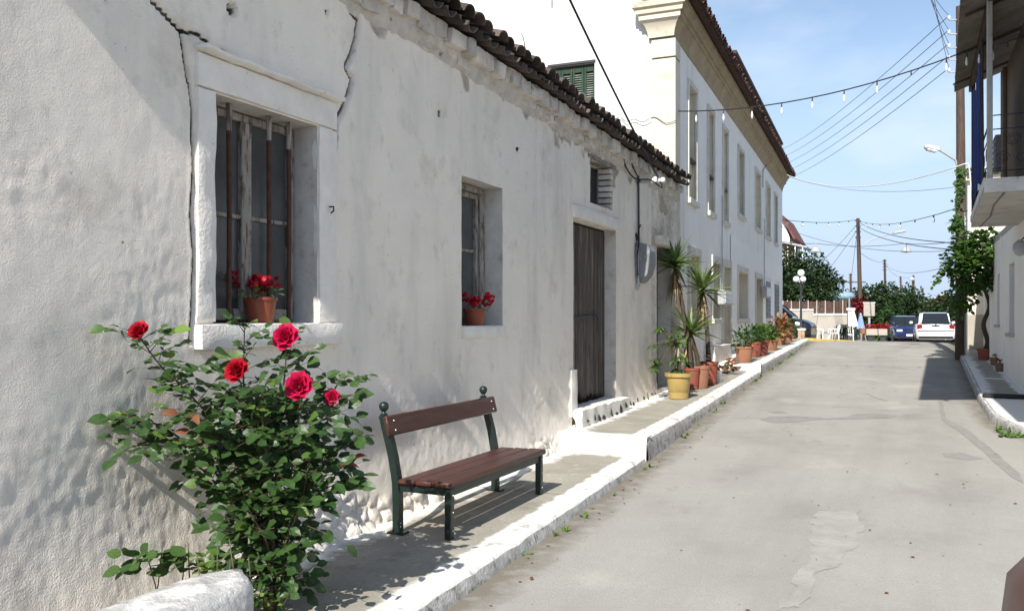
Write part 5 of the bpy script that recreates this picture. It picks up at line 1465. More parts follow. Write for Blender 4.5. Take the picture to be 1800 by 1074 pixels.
# neighbour house beyond with tiled roof
nh = thing('neighbour_house', 'small cream house with tiled roof beyond the balcony', 'house', (3, 26, rz(26)))
NY = 24.4; nx0 = OY(1701, 400, NY).x
MB().bb(nx0, 7, NY, 31, EZ - 1.4, EZ + 3.62).build('wall', mat('cream_wall', (.76, .72, .62), (.70, .66, .56), 3, .9, .2, 30), nh, 0)
nr = MB(); nzr = EZ + 3.63
nr.grid([[(nx0 - .02, y_, nzr + (y_ - NY + .3) * .13) for y_ in (NY - .3, 27.6)], [(7.2, y_, nzr + (y_ - NY + .3) * .13) for y_ in (NY - .3, 27.6)]])
nr.grid([[(nx0 - .02, y_, nzr + (31.3 - y_) * .113) for y_ in (27.6, 31.3)], [(7.2, y_, nzr + (31.3 - y_) * .113) for y_ in (27.6, 31.3)]])
nro = nr.build('roof', M_stone, nh, 0)
ctm = barrel(.5, .11, .09, n=6).mesh('tile', M_stone, (0, 0, 0), 40)
for k in range(11):
    for r_ in range(4):
        inst('tile', ctm, nro, (nx0 - .2 + k * .22, NY - .36 + r_ * .42, nzr + .05 + r_ * .055), (Matrix.Rotation(R(-90), 4, 'Z') @ Matrix.Rotation(R(7.5), 4, 'Y')).to_quaternion())
MB().bb(nx0 - .05, 7, NY - .14, NY, nzr - .16, nzr - .01).build('eave_board', M_yellow, nh, 0)
# low grey render band and dark green timber gate
MB().bb(nx0 - .004, 7, NY - .02, NY - .001, EZ - 1.3, EZ + .1).build('dado', M_bwall, nh, 0)
gt = thing('timber_gate', 'dark green boarded gate beside the cream house', 'gate', (1.9, 30, rz(30)))
gx0 = OY(1688, 550, 31.5).x
for k in range(6): MB().bb(gx0 + k * .16, gx0 + k * .16 + .15, 31.5, 31.54, rz(31.5), EZ + 1.35, .006).build('board', M_dgreen, gt, 0)
MB().bb(gx0 - .1, gx0 + 1.05, 31.45, 31.6, EZ + 1.352, EZ + 1.5, .01).build('lintel', M_dgreen, gt, 0)
aw = MB().prism([(gx0 - .25, 30.6, EZ + 1.40), (gx0 + .9, 30.6, EZ + 1.75), (gx0 + .9, 31.44, EZ + 1.95), (gx0 - .25, 31.44, EZ + 1.6)], (0, 0, .04)).build('canopy', M_corr, gt, 0)

# ------------------------------------------------------------------ utility pole with street lamp and vine
pb = ground_px(1688, 632); ud = pb.dot(Vector((-SA, CA, 0)))
up_ = thing('utility_pole', 'brown wooden utility pole at the kerb with a street lamp arm', 'pole', pb)
ptop = W(1687, 12, ud)
MB().tube([pb - Vector((0, 0, .1)), pb.lerp(ptop, .5) + Vector((.02, 0, 0)), ptop], [.115, .10, .08], 14).build('shaft', M_polewood, up_, 60)
MB().tube([pb + Vector((.10, -.06, 0)), pb + Vector((.09, -.06, 3.4))], .025, 8).build('cable_duct', M_metal, up_, 60)
insul = []
for (py) in (36, 61, 85, 106, 128):
    a = W(1687, py, ud); e = W(1668, py - 1, ud)
    ar = MB().box((a + e) / 2, ((e - a).length, .03, .03), .003, (0, 0, AZ)).build('insulator_arm', M_metal, up_, 0)
    MB().lathe([(.012, -.03), (.03, -.02), (.035, .03), (.02, .06), (.0001, .07)], e + Vector((0, 0, .03)), 10).build('insulator', M_whitepaint, ar)
    insul.append(e + Vector((0, 0, .09)))
l0, l1, l2 = W(1684, 305, ud), W(1672, 277, ud), W(1648, 262, ud)
la = MB().tube(smooth_path([l0, W(1681, 285, ud), l1, l2], 4), .025, 8).build('lamp_arm', M_metal, up_, 180)
lh = W(1638, 261, ud)
MB().box(lh, (.34, .16, .10), .03, (0, R(14), AZ)).build('lamp_head', M_whitepaint, la, 30)
MB().box(lh - Vector((.01, 0, .055)), (.24, .13, .05), .02, (0, R(14), AZ)).build('lamp_glass', M_bulb, la, 30)

def leaf_cloud(mb, blobs, n, rr, size, w=.75):
    tot = sum(b[1] ** 2 for b in blobs)
    for (c, r, sq) in blobs:
        k = int(n * r * r / tot)
        for _ in range(k):
            v = Vector((rr.gauss(0, 1), rr.gauss(0, 1), rr.gauss(0, 1))).normalized()
            q = rr.random() ** .4
            j = 1 + .45 * noise.noise(v * 2.2 + Vector(c) * .7)
            p = Vector(c) + Vector((v.x * sq[0], v.y * sq[1], v.z * sq[2])) * r * q * j
            mesh_leaf_add(mb, p, v + Vector((rr.uniform(-.8, .8), rr.uniform(-.8, .8), rr.uniform(-.9, .5))), (rr.uniform(-.6, .6), rr.uniform(-.6, .6), 1), size * rr.uniform(.7, 1.35), w)
rv_ = random.Random(55)
vp = OX(1732, 632, 1.48); vp.z = rpz(vp.y)
vine = thing('grape_vine', 'grape vine climbing from a red pot over the pavement to the pole', 'vine', vp)
pot(MB(), vp, .17, .24, .8).build('pot', M_terra2, vine, 40)
vd = vp.dot(Vector((-SA, CA, 0)))
tr = smooth_path([vp + Vector((0, 0, .2)), W(1736, 600, vd), W(1729, 570, vd), W(1739, 540, vd), W(1733, 515, vd), W(1722, 490, vd), W(1712, 460, vd)], 5)
MB().tube(tr, [.055 - .001 * i for i in range(len(tr))], 8).build('trunk', M_bark, vine, 180)
MB().tube([W(1733, 515, vd), W(1727, 500, vd + .1), W(1735, 480, vd)], [.035, .03, .02], 6).build('branch', M_bark, vine, 180)
blobs = []
for (px, py, d, r) in ((1712, 440, vd, .42), (1735, 430, vd - .3, .36), (1692, 458, vd, .34), (1670, 470, vd + .3, .20), (1700, 490, vd + .2, .36), (1725, 475, vd - .2, .36), (1694, 425, vd + .2, .24), (1690, 525, vd + .8, .32), (1745, 465, vd - .3, .18), (1682, 395, vd + .4, .16), (1740, 492, vd - .3, .2)):
    blobs.append((W(px, py, d), r, (1, 1.2, 1)))
mb = MB(); leaf_cloud(mb, blobs, 2300, rv_, .11); vl = mb.build('foliage', M_foliage2, vine, 0, False); vl['kind'] = 'stuff'
mb = MB()
for i in range(110):
    p = W(1683 + rv_.gauss(4, 5), 400 - 105 * rv_.random(), ud - .15); mesh_leaf_add(mb, p, (rv_.uniform(-1, 1), rv_.uniform(-1, .2), rv_.uniform(-1, .5)), (0, -1, .6), rv_.uniform(.06, .11), .8)
for i in range(36):
    t = i / 36; p = W(1655 - 14 * t + rv_.gauss(0, 2.5), 480 + 20 * t + rv_.gauss(0, 3), vd + .3); mesh_leaf_add(mb, p, (rv_.uniform(-1, 1), rv_.uniform(-1, .2), rv_.uniform(-1, .5)), (0, -.6, 1), rv_.uniform(.06, .11), .8)
mb.build('climbing_shoots', M_foliage2, vine, 0, False)['kind'] = 'stuff'
MB().tube([W(1682, 470, ud), W(1720, 475, vd), W(1775, 470, vd - .6)], .02, 6).build('trellis_rail', M_polewood, vine, 180)
for (px, py, lab, r_, mm) in ((1748, 640, 'small terracotta pot at the foot of the white wall', .09, M_terra), (1758, 650, 'dark squat pot at the foot of the white wall', .10, M_brown)):
    p = OX(px, py, 1.55); p.z = rpz(p.y)
    t = thing('flower_pot', lab, 'flower pot', p); pot(MB(), p, r_, .16).build('pot', mm, t, 40)
    mb = MB(); bushy(mb, p + Vector((0, 0, .17)), .08, .05, 30, rv_, .05); mb.build('foliage', M_deadleaf, t, 0, False)['kind'] = 'stuff'

# ------------------------------------------------------------------ cars
def car(name, label, loc, yaw, L_, Wd, H, paint, st, cab, lights, cat='car', clear=.2):
    """local: +x forward. st: (x, halfwidth factor, z bottom, z top); cab: (x, z, halfwidth factor)"""
    t = thing(name, label, cat, loc); t.rotation_euler = (0, 0, yaw)
    og = Vector(loc); hw = Wd / 2
    def sec(x, f, zb, zt):
        w = hw * f; zm = zb + (zt - zb) * .55
        pr = [(.0, zb), (.80, zb), (.96, zb + .06), (1.0, zm - .12), (1.0, zm), (.97, zt - .10), (.90, zt - .03), (.78, zt), (0, zt + .025)]
        half = [(og.x + x, og.y - a * w, og.z + z) for a, z in pr]
        other = [(og.x + x, og.y + a * w, og.z + z) for a, z in reversed(pr[1:-1])]
        return half + other + [half[0]]
    m = MB(); secs = [sec(*q) for q in st]; m.grid(secs)
    m.add(secs[0][:-1], [tuple(range(len(secs[0]) - 1))]); m.add(secs[-1][:-1], [tuple(range(len(secs[0]) - 1))])
    body = m.build('body', paint, t, 75)
    # greenhouse: glass core with painted roof and pillars
    def csec(x, z, f, zb):
        w = hw * f
        return [(og.x + x, og.y - w * 1.10, og.z + zb), (og.x + x, og.y - w, og.z + z - .05), (og.x + x, og.y - w * .86, og.z + z), (og.x + x, og.y + w * .86, og.z + z), (og.x + x, og.y + w, og.z + z - .05), (og.x + x, og.y + w * 1.10, og.z + zb)]
    cs = [csec(*c) for c in cab]
    g_ = MB().grid(cs); g_.add(cs[0], [tuple(range(6))]); g_.add(cs[-1], [tuple(range(6))])
    gl = g_.build('windows', M_carglass, t, 30)
    hi = [c for c in cab if c[1] > H - .08]
    rp_ = MB().grid([[Vector(q) + Vector((0, 0, .012)) for q in csec(c[0], c[1], c[2], c[3])[1:5]] for c in hi])
    rp_.build('roof', paint, gl, 30)
    for sgn in (-1, 1):
        for i in range(len(cab)):
            if i in (0, len(cab) - 1): continue
            c = cab[i]
            a = Vector((og.x + cab[0][0] if i == 1 else og.x + c[0] if i != len(cab) - 2 else og.x + cab[-1][0], og.y + sgn * hw * c[2] * 1.09, og.z + c[3]))
            b = Vector((og.x + c[0], og.y + sgn * hw * c[2] * .98, og.z + c[1] - .03))
            MB().tube([a, b], .035, 6).build('pillar', paint, gl, 40)
    for wx in (st[0][0] + L_ * .19, st[-1][0] - L_ * .2):
        for sgn in (-1, 1):
            R90 = Matrix.Rotation(R(90), 3, 'X')
            c = og + Vector((wx, sgn * (hw - .09), .30))
            tw = MB().lathe([(.17, -.09), (.28, -.09), (.30, -.07), (.30, .07), (.28, .09), (.17, .09), (.17, -.09)], c, 20, R90).build('wheel', M_tyre, t, 40)
            MB().lathe([(.0001, -.085), (.17, -.08), (.175, 0), (.17, .08), (.0001, .085)], c, 16, R90).build('rim', M_rim, tw, 40)
            MB().lathe([(.0001, -.015), (.345, -.015), (.345, .015), (.0001, .015)], og + Vector((wx, sgn * (hw - .012), .31)), 20, R90).build('wheel_arch', M_trim, t, 40)
    for (nm, x, y, z, sx_, sy_, sz_, mm) in lights:
        MB().box(og + Vector((x, y, z)), (sx_, sy_, sz_), min(sx_, sy_, sz_) * .3).build(nm, mm, t, 30)
    return t
def hatch(L_, H, hood=.92, tail=.95):
    a = -L_ / 2; b = L_ / 2
    st = [(a, .86, .30, tail - .22), (a + .05, .93, .24, tail - .08), (a + .25, .99, .19, tail), (a + 1.1, 1, .18, .95), (b - 1.6, 1, .18, .93), (b - .9, .99, .18, hood - .04), (b - .35, .96, .2, hood - .14), (b - .08, .88, .25, hood - .26), (b, .78, .32, hood - .38)]
    cab = [(a + .12, tail + .02, .76, .88), (a + .50, H - .04, .66, .88), (a + .95, H, .68, .88), (a + 1.7, H - .01, .69, .88), (b - 1.75, H - .05, .68, .88), (b - 1.1, hood + .02, .74, .85)]
    return st, cab
st, cab = hatch(4.0, 1.45)
cw = W(1640, 560, 41); 
lights = []
for sgn in (-1, 1):
    lights += [('tail_light', -1.97, sgn * .66, .80, .08, .22, .20, M_tail), ('mirror', .75, sgn * .93, .98, .1, .16, .12, M_carw)]
lights += [('bumper_strip', -2.0, 0, .60, .06, 1.5, .035, M_trim), ('bumper_skirt', -1.99, 0, .31, .08, 1.42, .12, M_trim), ('tailgate_handle', -2.0, 0, .83, .03, .34, .06, M_trim), ('badge', -1.995, 0, .905, .03, .09, .05, M_rim), ('underbody_shade', 0, 0, .14, 3.3, 1.3, .16, M_trim), ('exhaust', -1.99, -.4, .22, .1, .06, .05, M_metal)]  # dark box below the body is put in for the shadow under the car
car('parked_car', 'white hatchback seen from behind, parked by the vine', (cw.x, cw.y, rz(cw.y)), R(92), 4.0, 1.66, 1.45, M_carw, st, cab, lights)
cb = W(1592, 560, 47)
lights = []
for sgn in (-1, 1): lights += [('head_light', 1.93, sgn * .56, .66, .08, .30, .12, M_head), ('mirror', .62, sgn * .93, .96, .1, .16, .12, M_carb)]
lights += [('grille', 1.95, 0, .64, .06, .62, .09, M_trim), ('number_plate', 2.01, 0, .42, .02, .5, .11, M_whitepaint), ('underbody_shade', 0, 0, .14, 3.3, 1.3, .16, M_trim), ('bumper_intake', 1.98, 0, .30, .06, 1.1, .09, M_trim)]  # dark box below the body again stands in for shadow beneath
car('parked_car', 'dark blue car facing the camera with white number plate', (cb.x, cb.y, rz(cb.y)), R(-82), 4.0, 1.66, 1.38, M_carb, st, cab, lights)
TZ = EZ - 1.15
ck = W(1426, 560, 34.5); 
st2, cab2 = hatch(4.2, 1.78, 1.22, 1.2)
cab2[-1] = (1.35, 1.24, .74, .95); cab2[-2] = (.8, 1.72, .68, .95)
car('parked_car', 'black car parked behind the corner of the town house', (ck.x - 2.05, 37.2, TZ), R(-4), 4.2, 1.72, 1.78, M_cark, st2, cab2, [('head_light', 2.0, s_ * .6, .72, .08, .28, .14, M_head) for s_ in (-1, 1)] + [('mirror', .9, s_ * .95, 1.25, .1, .16, .12, M_cark) for s_ in (-1, 1)])
st3, cab3 = hatch(4.1, 1.46, 1.02, 1.0)
nc = (1.13, 2.0, rz(2.5))
car('parked_car', 'reddish brown car whose front wing juts in beside the camera', nc, R(90), 4.1, 1.72, 1.46, M_cart, st3, cab3, [('head_light', 1.86, s_ * .56, .70, .16, .26, .13, M_head) for s_ in (-1, 1)] + [('bumper_strip', 1.93, .0, .5, .1, 1.3, .05, M_trim)])

# ------------------------------------------------------------------ far end: terrace, wall, fence
ter = MB().bb(-16, -1.6, 36, 49, EZ - 2.2, TZ).build('terrace', M_pave, None, 0); struct(ter)
k0, k1 = W(1412, 594, 31.5), W(1502, 599, 32)
yk = thing('painted_kerb', 'yellow painted kerb at the top of the street', 'kerb', (k0 + k1) / 2)
for i in range(3):
    a, b = k0.lerp(k1, i / 3 + .003), k0.lerp(k1, (i + 1) / 3 - .003)
    dv = (b - a); ang = math.atan2(dv.y, dv.x)
    MB().box((a + b) / 2 - Vector((0, 0, .1)), (dv.length, .18, .22), .02, (0, -math.asin(dv.z / dv.length), ang)).build('kerb_stone', M_ykerb, yk, 0)
ft = thing('fence', 'brown board fence with pale posts on a beige rendered wall', 'fence', (-5, 46.5, TZ))
fy = 46.6
for (xa, xb, zt_) in ((-14, OY(1430, 560, fy).x, 546), (OY(1430, 560, fy).x, OY(1489, 560, fy).x, 554)):
    zt2 = OY(1450, zt_, fy).z
    MB().bb(xa, xb, fy, fy + .25, TZ - .3, zt2).build('base_wall', M_bwall, ft, 0)
    MB().bb(xa, xb + .002, fy - .04, fy + .29, zt2 + .002, zt2 + .08).build('coping', M_whitepaint, ft, 0)
xa, xb = -9, OY(1489, 560, fy).x
ztf = OY(1450, 530, fy).z; zbf = OY(1450, 552, fy).z
n = 44
for k in range(n):
    x = xa + (xb - xa) * k / n
    MB().bb(x + .005, x + (xb - xa) / n - .005, fy + .11, fy + .14, zbf, ztf + .03 * (k % 2), .004).build('board', M_fence, ft, 0)
for k in range(15):
    x = xa + (xb - xa) * k / 14.5
    MB().bb(x - .025, x + .025, fy + .06, fy + .105, zbf - .05, ztf + .06, .004).build('post', M_bwall, ft, 0)
pl = thing('gate_pillar', 'white rendered gate pillar with flat white cap', 'pillar', (OY(1495, 560, fy).x, fy, TZ))
xa, xb = OY(1490.5, 560, fy).x, OY(1501, 560, fy).x
MB().bb(xa, xb, fy - .05, fy + .3, TZ - .3, OY(1495, 546, fy).z, .01).build('shaft', M_facade2, pl, 0)
MB().bb(xa - .06, xb + .06, fy - .11, fy + .36, OY(1495, 546, fy).z + .001, OY(1495, 541.5, fy).z, .01).build('cap', M_whitepaint, pl, 0)

def plastic_chair(name, label, loc, yaw, m, group=None):
    t = thing(name, label, 'chair', (0, 0, 0), group)
    for sx_ in (-1, 1):
        for sy_ in (-1, 1): MB().tube([(sx_ * .24, sy_ * .22, 0), (sx_ * .21, sy_ * .19, .42)], [.022, .028], 6).build('leg', m, t)
        MB().tube([(sx_ * .25, -.2, .42), (sx_ * .27, -.19, .62), (sx_ * .27, .1, .64), (sx_ * .24, .22, .6)], .022, 6).build('arm', m, t)
    MB().box((0, 0, .42), (.46, .44, .035), .012).build('seat', m, t, 0)
    for k in range(5): MB().box((-.18 + k * .09, .235, .62), (.055, .022, .38), .006, (R(-10), 0, 0)).build('back_slat', m, t, 0)
    MB().tube([(-.22, .2, .44), (-.23, .27, .80), (0, .29, .84), (.23, .27, .80), (.22, .2, .44)], .022, 6).build('back_frame', m, t)
    t.location = loc; t.rotation_euler = (0, 0, yaw); ORG[t.name] = Vector(loc)
    return t
def tz(px, d): p = W(px, 560, d); p.z = TZ; return p
plastic_chair('plastic_chair', 'white plastic armchair beside the black car', tz(1435, 42), R(60), M_plastic)
plastic_chair('plastic_chair', 'white plastic armchair turned towards the café tables', tz(1465, 42), R(-75), M_plastic)
for i, (px, yw) in enumerate(((1476, 200), (1484, 20), (1493, 160), (1503, 70))):
    plastic_chair('terrace_chair', ('dark green plastic chair beside the dark square table, back to the street', 'dark green plastic chair facing the street at the square table', 'dark green plastic chair next to the white gate pillar', 'dark green plastic chair under the closed white parasol')[i], tz(px, 43 + (i % 2) * .6), R(yw), M_dgreen, 'dark green terrace chairs')
for i, (px, lab) in enumerate(((1452, 'low dark side table between the white armchairs'), (1480, 'dark square table among the green terrace chairs'))):
    c = tz(px, 42.6); t = thing('terrace_table', lab, 'table', c)
    hh = .45 if i == 0 else .72
    MB().box(c + Vector((0, 0, hh)), (.7 - .2 * (i == 0), .7 - .2 * (i == 0), .035), .008).build('tabletop', M_dmetal, t, 0)
    for a in (-1, 1):
        for b in (-1, 1): MB().tube([c + Vector((a * .22, b * .22, 0)), c + Vector((a * .22, b * .22, hh))], .018, 6).build('leg', M_dmetal, t)
def parasol(px, ytop, ybot, d, r, m, label):
    c = tz(px, d); zt_, zb_ = W(px, ytop, d).z, W(px, ybot, d).z
    t = thing('closed_parasol', label, 'parasol', c)
    MB().tube([c, Vector((c.x, c.y, zt_ + .05))], .025, 8).build('pole', M_whitepaint, t)
    rows = []
    for k in range(8):
        q = k / 7; rad = .03 + (r - .03) * q ** .9
        rows.append([(c.x + rad * (1 + .22 * math.sin(6 * a)) * math.cos(a), c.y + rad * (1 + .22 * math.sin(6 * a)) * math.sin(a), zt_ + (zb_ - zt_) * q + (.03 * math.sin(6 * a) if k == 7 else 0)) for a in [2 * math.pi * j / 36 for j in range(37)]])
    MB().grid(rows).build('canopy', m, t, 180)
    MB().lathe([(.0001, 0), (.22, 0), (.22, .06), (.05, .1), (.0001, .1)], c, 16).build('base', M_bwall, t, 40)
parasol(1500, 546, 574, 41, .20, M_canvasw, 'closed white parasol standing on the terrace')
parasol(1513, 552, 578, 41.5, .17, M_canvasb, 'closed pale blue parasol next to the white one')
c = tz(1517, 41); t = thing('flower_pot', 'orange clay pot on a wooden stand beneath the blue parasol', 'flower pot', c)
pot(MB(), c + Vector((0, 0, .42)), .16, .26).build('pot', M_terra, t, 40)
for a in (0, 2.1, 4.2): MB().tube([c + Vector((.15 * math.cos(a), .15 * math.sin(a), 0)), c + Vector((.09 * math.cos(a), .09 * math.sin(a), .425))], .02, 6).build('leg', M_palebark, t)
rf_ = random.Random(3)
c = W(1541, 580, 43); gzz = rz(c.y)
t = thing('flower_bed', 'long concrete flower trough with red flowers at the end of the street', 'flower bed', (c.x, c.y, gzz))
xa, xb = OY(1523, 580, c.y).x, OY(1560, 580, c.y).x
MB().bb(xa, xb, c.y - .35, c.y + .35, gzz + .35, EZ - .52, .02).build('trough', M_bwall, t, 0)
for x in (xa + .2, xb - .2): MB().bb(x - .12, x + .12, c.y - .25, c.y + .25, gzz - .05, gzz + .349).build('foot', M_dmetal, t, 0)
mb = MB(); leaf_cloud(mb, [(Vector((x, c.y, EZ - .44)), .22, (1.2, 1, .7)) for x in frange(xa + .15, xb - .1, .22)], 500, rf_, .08); mb.build('red_flowers', M_gpetal, t, 0, False)['kind'] = 'stuff'
mb = MB(); leaf_cloud(mb, [(Vector((x, c.y, EZ - .5)), .2, (1.2, 1, .7)) for x in frange(xa + .15, xb - .1, .22)], 260, rf_, .08); mb.build('foliage', M_foliage, t, 0, False)['kind'] = 'stuff'
c = W(1528, 560, 46); c.z = rz(c.y)
t = thing('electric_cabinet', 'grey electricity cabinet on a post at the end of the street', 'cabinet', c)
z0, z1 = W(1528, 556, 46).z, W(1528, 533, 46).z
MB().bb(c.x - .28, c.x + .28, c.y - .15, c.y + .15, z0, z1, .02).build('cabinet', M_bwall, t, 0)
MB().bb(c.x - .31, c.x + .31, c.y - .18, c.y + .18, z1 + .001, z1 + .05, .01).build('lid', M_whitepaint, t, 0)
MB().tube([c - Vector((0, 0, .1)), Vector((c.x, c.y, z0))], .06, 8).build('post', M_metal, t)
# brick planter and bollard at the end of the pavement
c = W(1409, 597, 27.6); c.z = S3(c.y)
t = thing('brick_planter', 'small brick planter with white rim at the end of the pavement', 'planter', c)
for lv in range(4):
    for k in range(2):
        for j in range(2):
            ox = (k - .5) * .105 + .0; oy = (j - .5) * .105
            MB().box(c + Vector((ox, oy, .035 + lv * .068)), (.10, .10, .062), .006).build('brick', M_brick, t, 0)
MB().box(c + Vector((0, 0, .31)), (.26, .26, .07), .012).build('rim', M_whitepaint, t, 0)
c = W(1394, 598, 28.4); c.z = S3(c.y)
t = thing('bollard', 'dark iron bollard beside the brick planter', 'bollard', c)
MB().lathe([(.09, 0), (.09, .06), (.065, .1), (.06, .42), (.075, .45), (.06, .5), (.0001, .54)], c, 14).build('shaft', M_dmetal, t, 40)
MB().lathe([(.0001, 0), (.12, 0), (.12, .03), (.0001, .03)], c, 14).build('base', M_dmetal, t, 40)
# globe lamp
c = W(1408, 560, 33.5); c.z = rz(c.y) if c.y < 36 else TZ
t = thing('globe_lamp', 'black lamp post with four white globes in front of the tree', 'street lamp', c)
gt_ = W(1408, 486, 33.5)
MB().lathe([(.13, -.05), (.13, .25), (.06, .35), (.045, 1.0), (.035, gt_.z - c.z)], c, 12).build('post', M_dmetal, t, 40)
for (px, py, r_) in ((1408, 480, .135), (1399.5, 491, .125), (1411.5, 491, .12), (1408, 494, .11)):
    p = W(px, py, 33.5 + (.25 if px == 1408 and py > 485 else 0))
    ar = MB().tube([Vector((c.x, c.y, gt_.z - .35)), Vector((p.x, p.y, gt_.z - .42)), p - Vector((0, 0, r_))], .018, 6).build('arm', M_dmetal, t)
    MB().sphere(p, r_, 18, 12).build('globe', M_globe, ar, 180)

# ------------------------------------------------------------------ trees and far houses
def tree(name, label, base, trunk_h, tr_r, blobs, n, size, m, rr, cat='tree', group=None):
    t = thing(name, label, cat, base, group)
    cen = sum((Vector(b[0]) for b in blobs), Vector()) / len(blobs)
    MB().tube(smooth_path([Vector(base) - Vector((0, 0, .1)), Vector(base).lerp(cen, .5) + Vector((.1, 0, 0)), cen], 4), [tr_r * (1 - .07 * i) for i in range(9)], 8).build('trunk', M_bark, t, 180)
    for b in blobs[:6]: MB().tube([Vector(base).lerp(cen, .6), Vector(b[0])], [tr_r * .5, tr_r * .15], 6).build('limb', M_bark, t, 180)
    mb = MB(); leaf_cloud(mb, blobs, n, rr, size); c_ = mb.build('crown', m, t, 0, False); c_['kind'] = 'stuff'
    return t
rt = random.Random(17)
bl_ = [(W(px, py, d), r, (1.1, 1.1, .85)) for (px, py, d, r) in ((1400, 480, 53, 1.2), (1425, 472, 52, 1.1), (1450, 490, 52, .95), (1415, 505, 51, 1.2), (1440, 515, 51, .9), (1465, 500, 52, .6), (1385, 500, 53, 1.3), (1375, 470, 53, 1.3), (1458, 522, 52, .5), (1395, 525, 52, .9))]
b0 = W(1420, 560, 52); b0.z = rz(b0.y)
tree('broadleaf_tree', 'dense dark tree rising behind the brown board fence', b0, 2, .18, bl_, 9000, .17, M_foliage, rt)
def simple_tree(label, px, d, spec, n, size, m, name='background_tree', group='trees beyond the street'):
    b0 = W(px, 560, d); b0.z = rz(b0.y)
    return tree(name, label, b0, 1, .15, [(W(a, b, d + rt.uniform(-1.5, 1.5)), r, (1.1, 1.1, .9)) for a, b, r in spec], n, size, m, rt, 'tree', group)
simple_tree('wide dark tree behind the electricity cabinet', 1545, 78, [(1530, 545, 2.2), (1550, 535, 2.0), (1520, 560, 2.0), (1545, 560, 2.4), (1535, 520, 1.2), (1555, 513, 1.0)], 5000, .28, M_foliage)
simple_tree('dark tree behind the blue car', 1590, 82, [(1580, 545, 2.2), (1600, 550, 2.2), (1590, 528, 1.6), (1573, 560, 2), (1610, 562, 1.8), (1604, 530, 1.2)], 5000, .28, M_foliage)
simple_tree('bushy tree beside the red brick house', 1655, 60, [(1655, 545, 1.1), (1668, 540, 1.2), (1676, 555, 1.2), (1645, 555, .8)], 2600, .2, M_foliage)
simple_tree('distant tree behind the closed parasols', 1500, 85, [(1490, 545, 2), (1505, 535, 1.6), (1480, 550, 2), (1515, 550, 2)], 3200, .3, M_foliage)
simple_tree('bright green conifer beside the blue car', 1560, 50, [(1560, 585, .62), (1560, 570, .5), (1560, 556, .38), (1561, 545, .24)], 1500, .13, M_foliage2, 'small_conifer', None)
b0 = W(1512, 535, 50); b0.z = rz(b0.y)
tree('flowering_bush', 'tall bougainvillea bush of deep red flowers at the pole', b0, 1, .08, [(W(1512, 540, 50), .32, (1, 1, 1)), (W(1507, 532, 50), .3, (1, 1, 1)), (W(1517, 530, 50), .24, (1, 1, 1))], 600, .13, mat('bougainvillea', (.20, .012, .02), (.12, .008, .014), 3, .7), rt, 'bush')
# far red house
d = 92; c = W(1650, 560, d); gz_ = rz(c.y)
t = thing('brick_house', 'red brick house with low gable roof behind the white car', 'house', (c.x, c.y, gz_))
xl, xr = OY(1620, 540, c.y).x, OY(1706, 540, c.y).x; xm = (xl + xr) / 2
ze, zr_ = W(1620, 536, d).z, W(1662, 517, d).z
MB().prism([(xl, c.y, gz_ - 1), (xr, c.y, gz_ - 1), (xr, c.y, ze), (xm, c.y, zr_), (xl, c.y, ze)], (0, 8, 0)).build('wall', M_redroof, t, 0)
for (a, b) in ((xl - .3, xm), (xr + .3, xm)):
    MB().prism([(a, c.y - .3, ze - .1), (b, c.y - .3, zr_ + .02), (b, c.y - .3, zr_ + .22), (a, c.y - .3, ze + .08)], (0, 8.6, 0)).build('roof', M_slab, t, 0)
for k in range(2): MB().bb(xl + .8 + k * 1.6, xl + 1.6 + k * 1.6, c.y - .02, c.y + .02, ze - 1.5, ze - .4).build('window', M_glass, t, 0)
# house with red roof and balcony above the tree
d = 66; c = W(1385, 560, d); gz_ = rz(c.y)
t = thing('balcony_villa', 'white villa with red roof and covered balcony above the tree', 'house', (c.x - 3, c.y, gz_))
xr = OY(1388, 430, c.y).x; xw = xr - 7; zE, zR = W(1388, 418, d).z, W(1378, 384, d).z
xR = OY(1377, 384, c.y).x
MB().prism([(xw, c.y, gz_), (xr, c.y, gz_), (xr, c.y, zE), (xR, c.y, zR), (xw, c.y, zR + .3)], (0, 7, 0)).build('wall', M_gable, t, 0)
MB().prism([(xR - .1, c.y - .4, zR + .05), (xr + .35, c.y - .4, zE - .2), (xr + .45, c.y - .4, zE - .08), (xR - .1, c.y - .4, zR + .3)], (0, 7.8, 0)).build('roof', M_redroof, t, 0)
zc, zf_ = W(1400, 428, d).z, W(1400, 450, d).z
xo = OY(1420, 440, c.y).x
MB().prism([(xr - 1, c.y - .8, zc + .15), (xo, c.y - .8, zc - .45), (xo, c.y - .8, zc - .33), (xr - 1, c.y - .8, zc + .3)], (0, 4, 0)).build('balcony_roof', M_metal, t, 0)
MB().bb(xr - 1, xo - .2, c.y - .8, c.y + 3, zf_ - .9, zf_ - .7).build('balcony_floor', M_slab, t, 0)
MB().bb(xr - .4, xr + .25, c.y - .1, c.y + 3, zf_ - .7, zc + .1).build('shaded_room', M_brown, t, 0)
for k in range(4):
    x = xr - .6 + (xo - .3 - xr + .6) * k / 3
    MB().bb(x - .04, x + .04, c.y - .75, c.y - .67, zf_ - .7, zc - .35 + .1 * (3 - k) / 3).build('post', M_whitepaint, t, 0)
for z in (.1, .35): MB().bb(xr - .6, xo - .3, c.y - .73, c.y - .70, zf_ - .7 + z, zf_ - .65 + z).build('railing', M_whitepaint, t, 0)
# pale blue canopy and roof beyond fence
c = W(1478, 521, 62)
t = thing('market_canopy', 'pale blue domed canopy behind the fence', 'canopy', (c.x, c.y, rz(c.y)))
MB().sphere(c, .9, 18, 10, (1.1, 1, .45)).build('cover', M_bluecanopy, t, 180)
for a in (-1, 1):
    for b in (-1, 1): MB().tube([(c.x + a * .6, c.y + b * .6, rz(c.y)), (c.x + a * .6, c.y + b * .6, c.z)], .04, 6).build('leg', M_metal, t)

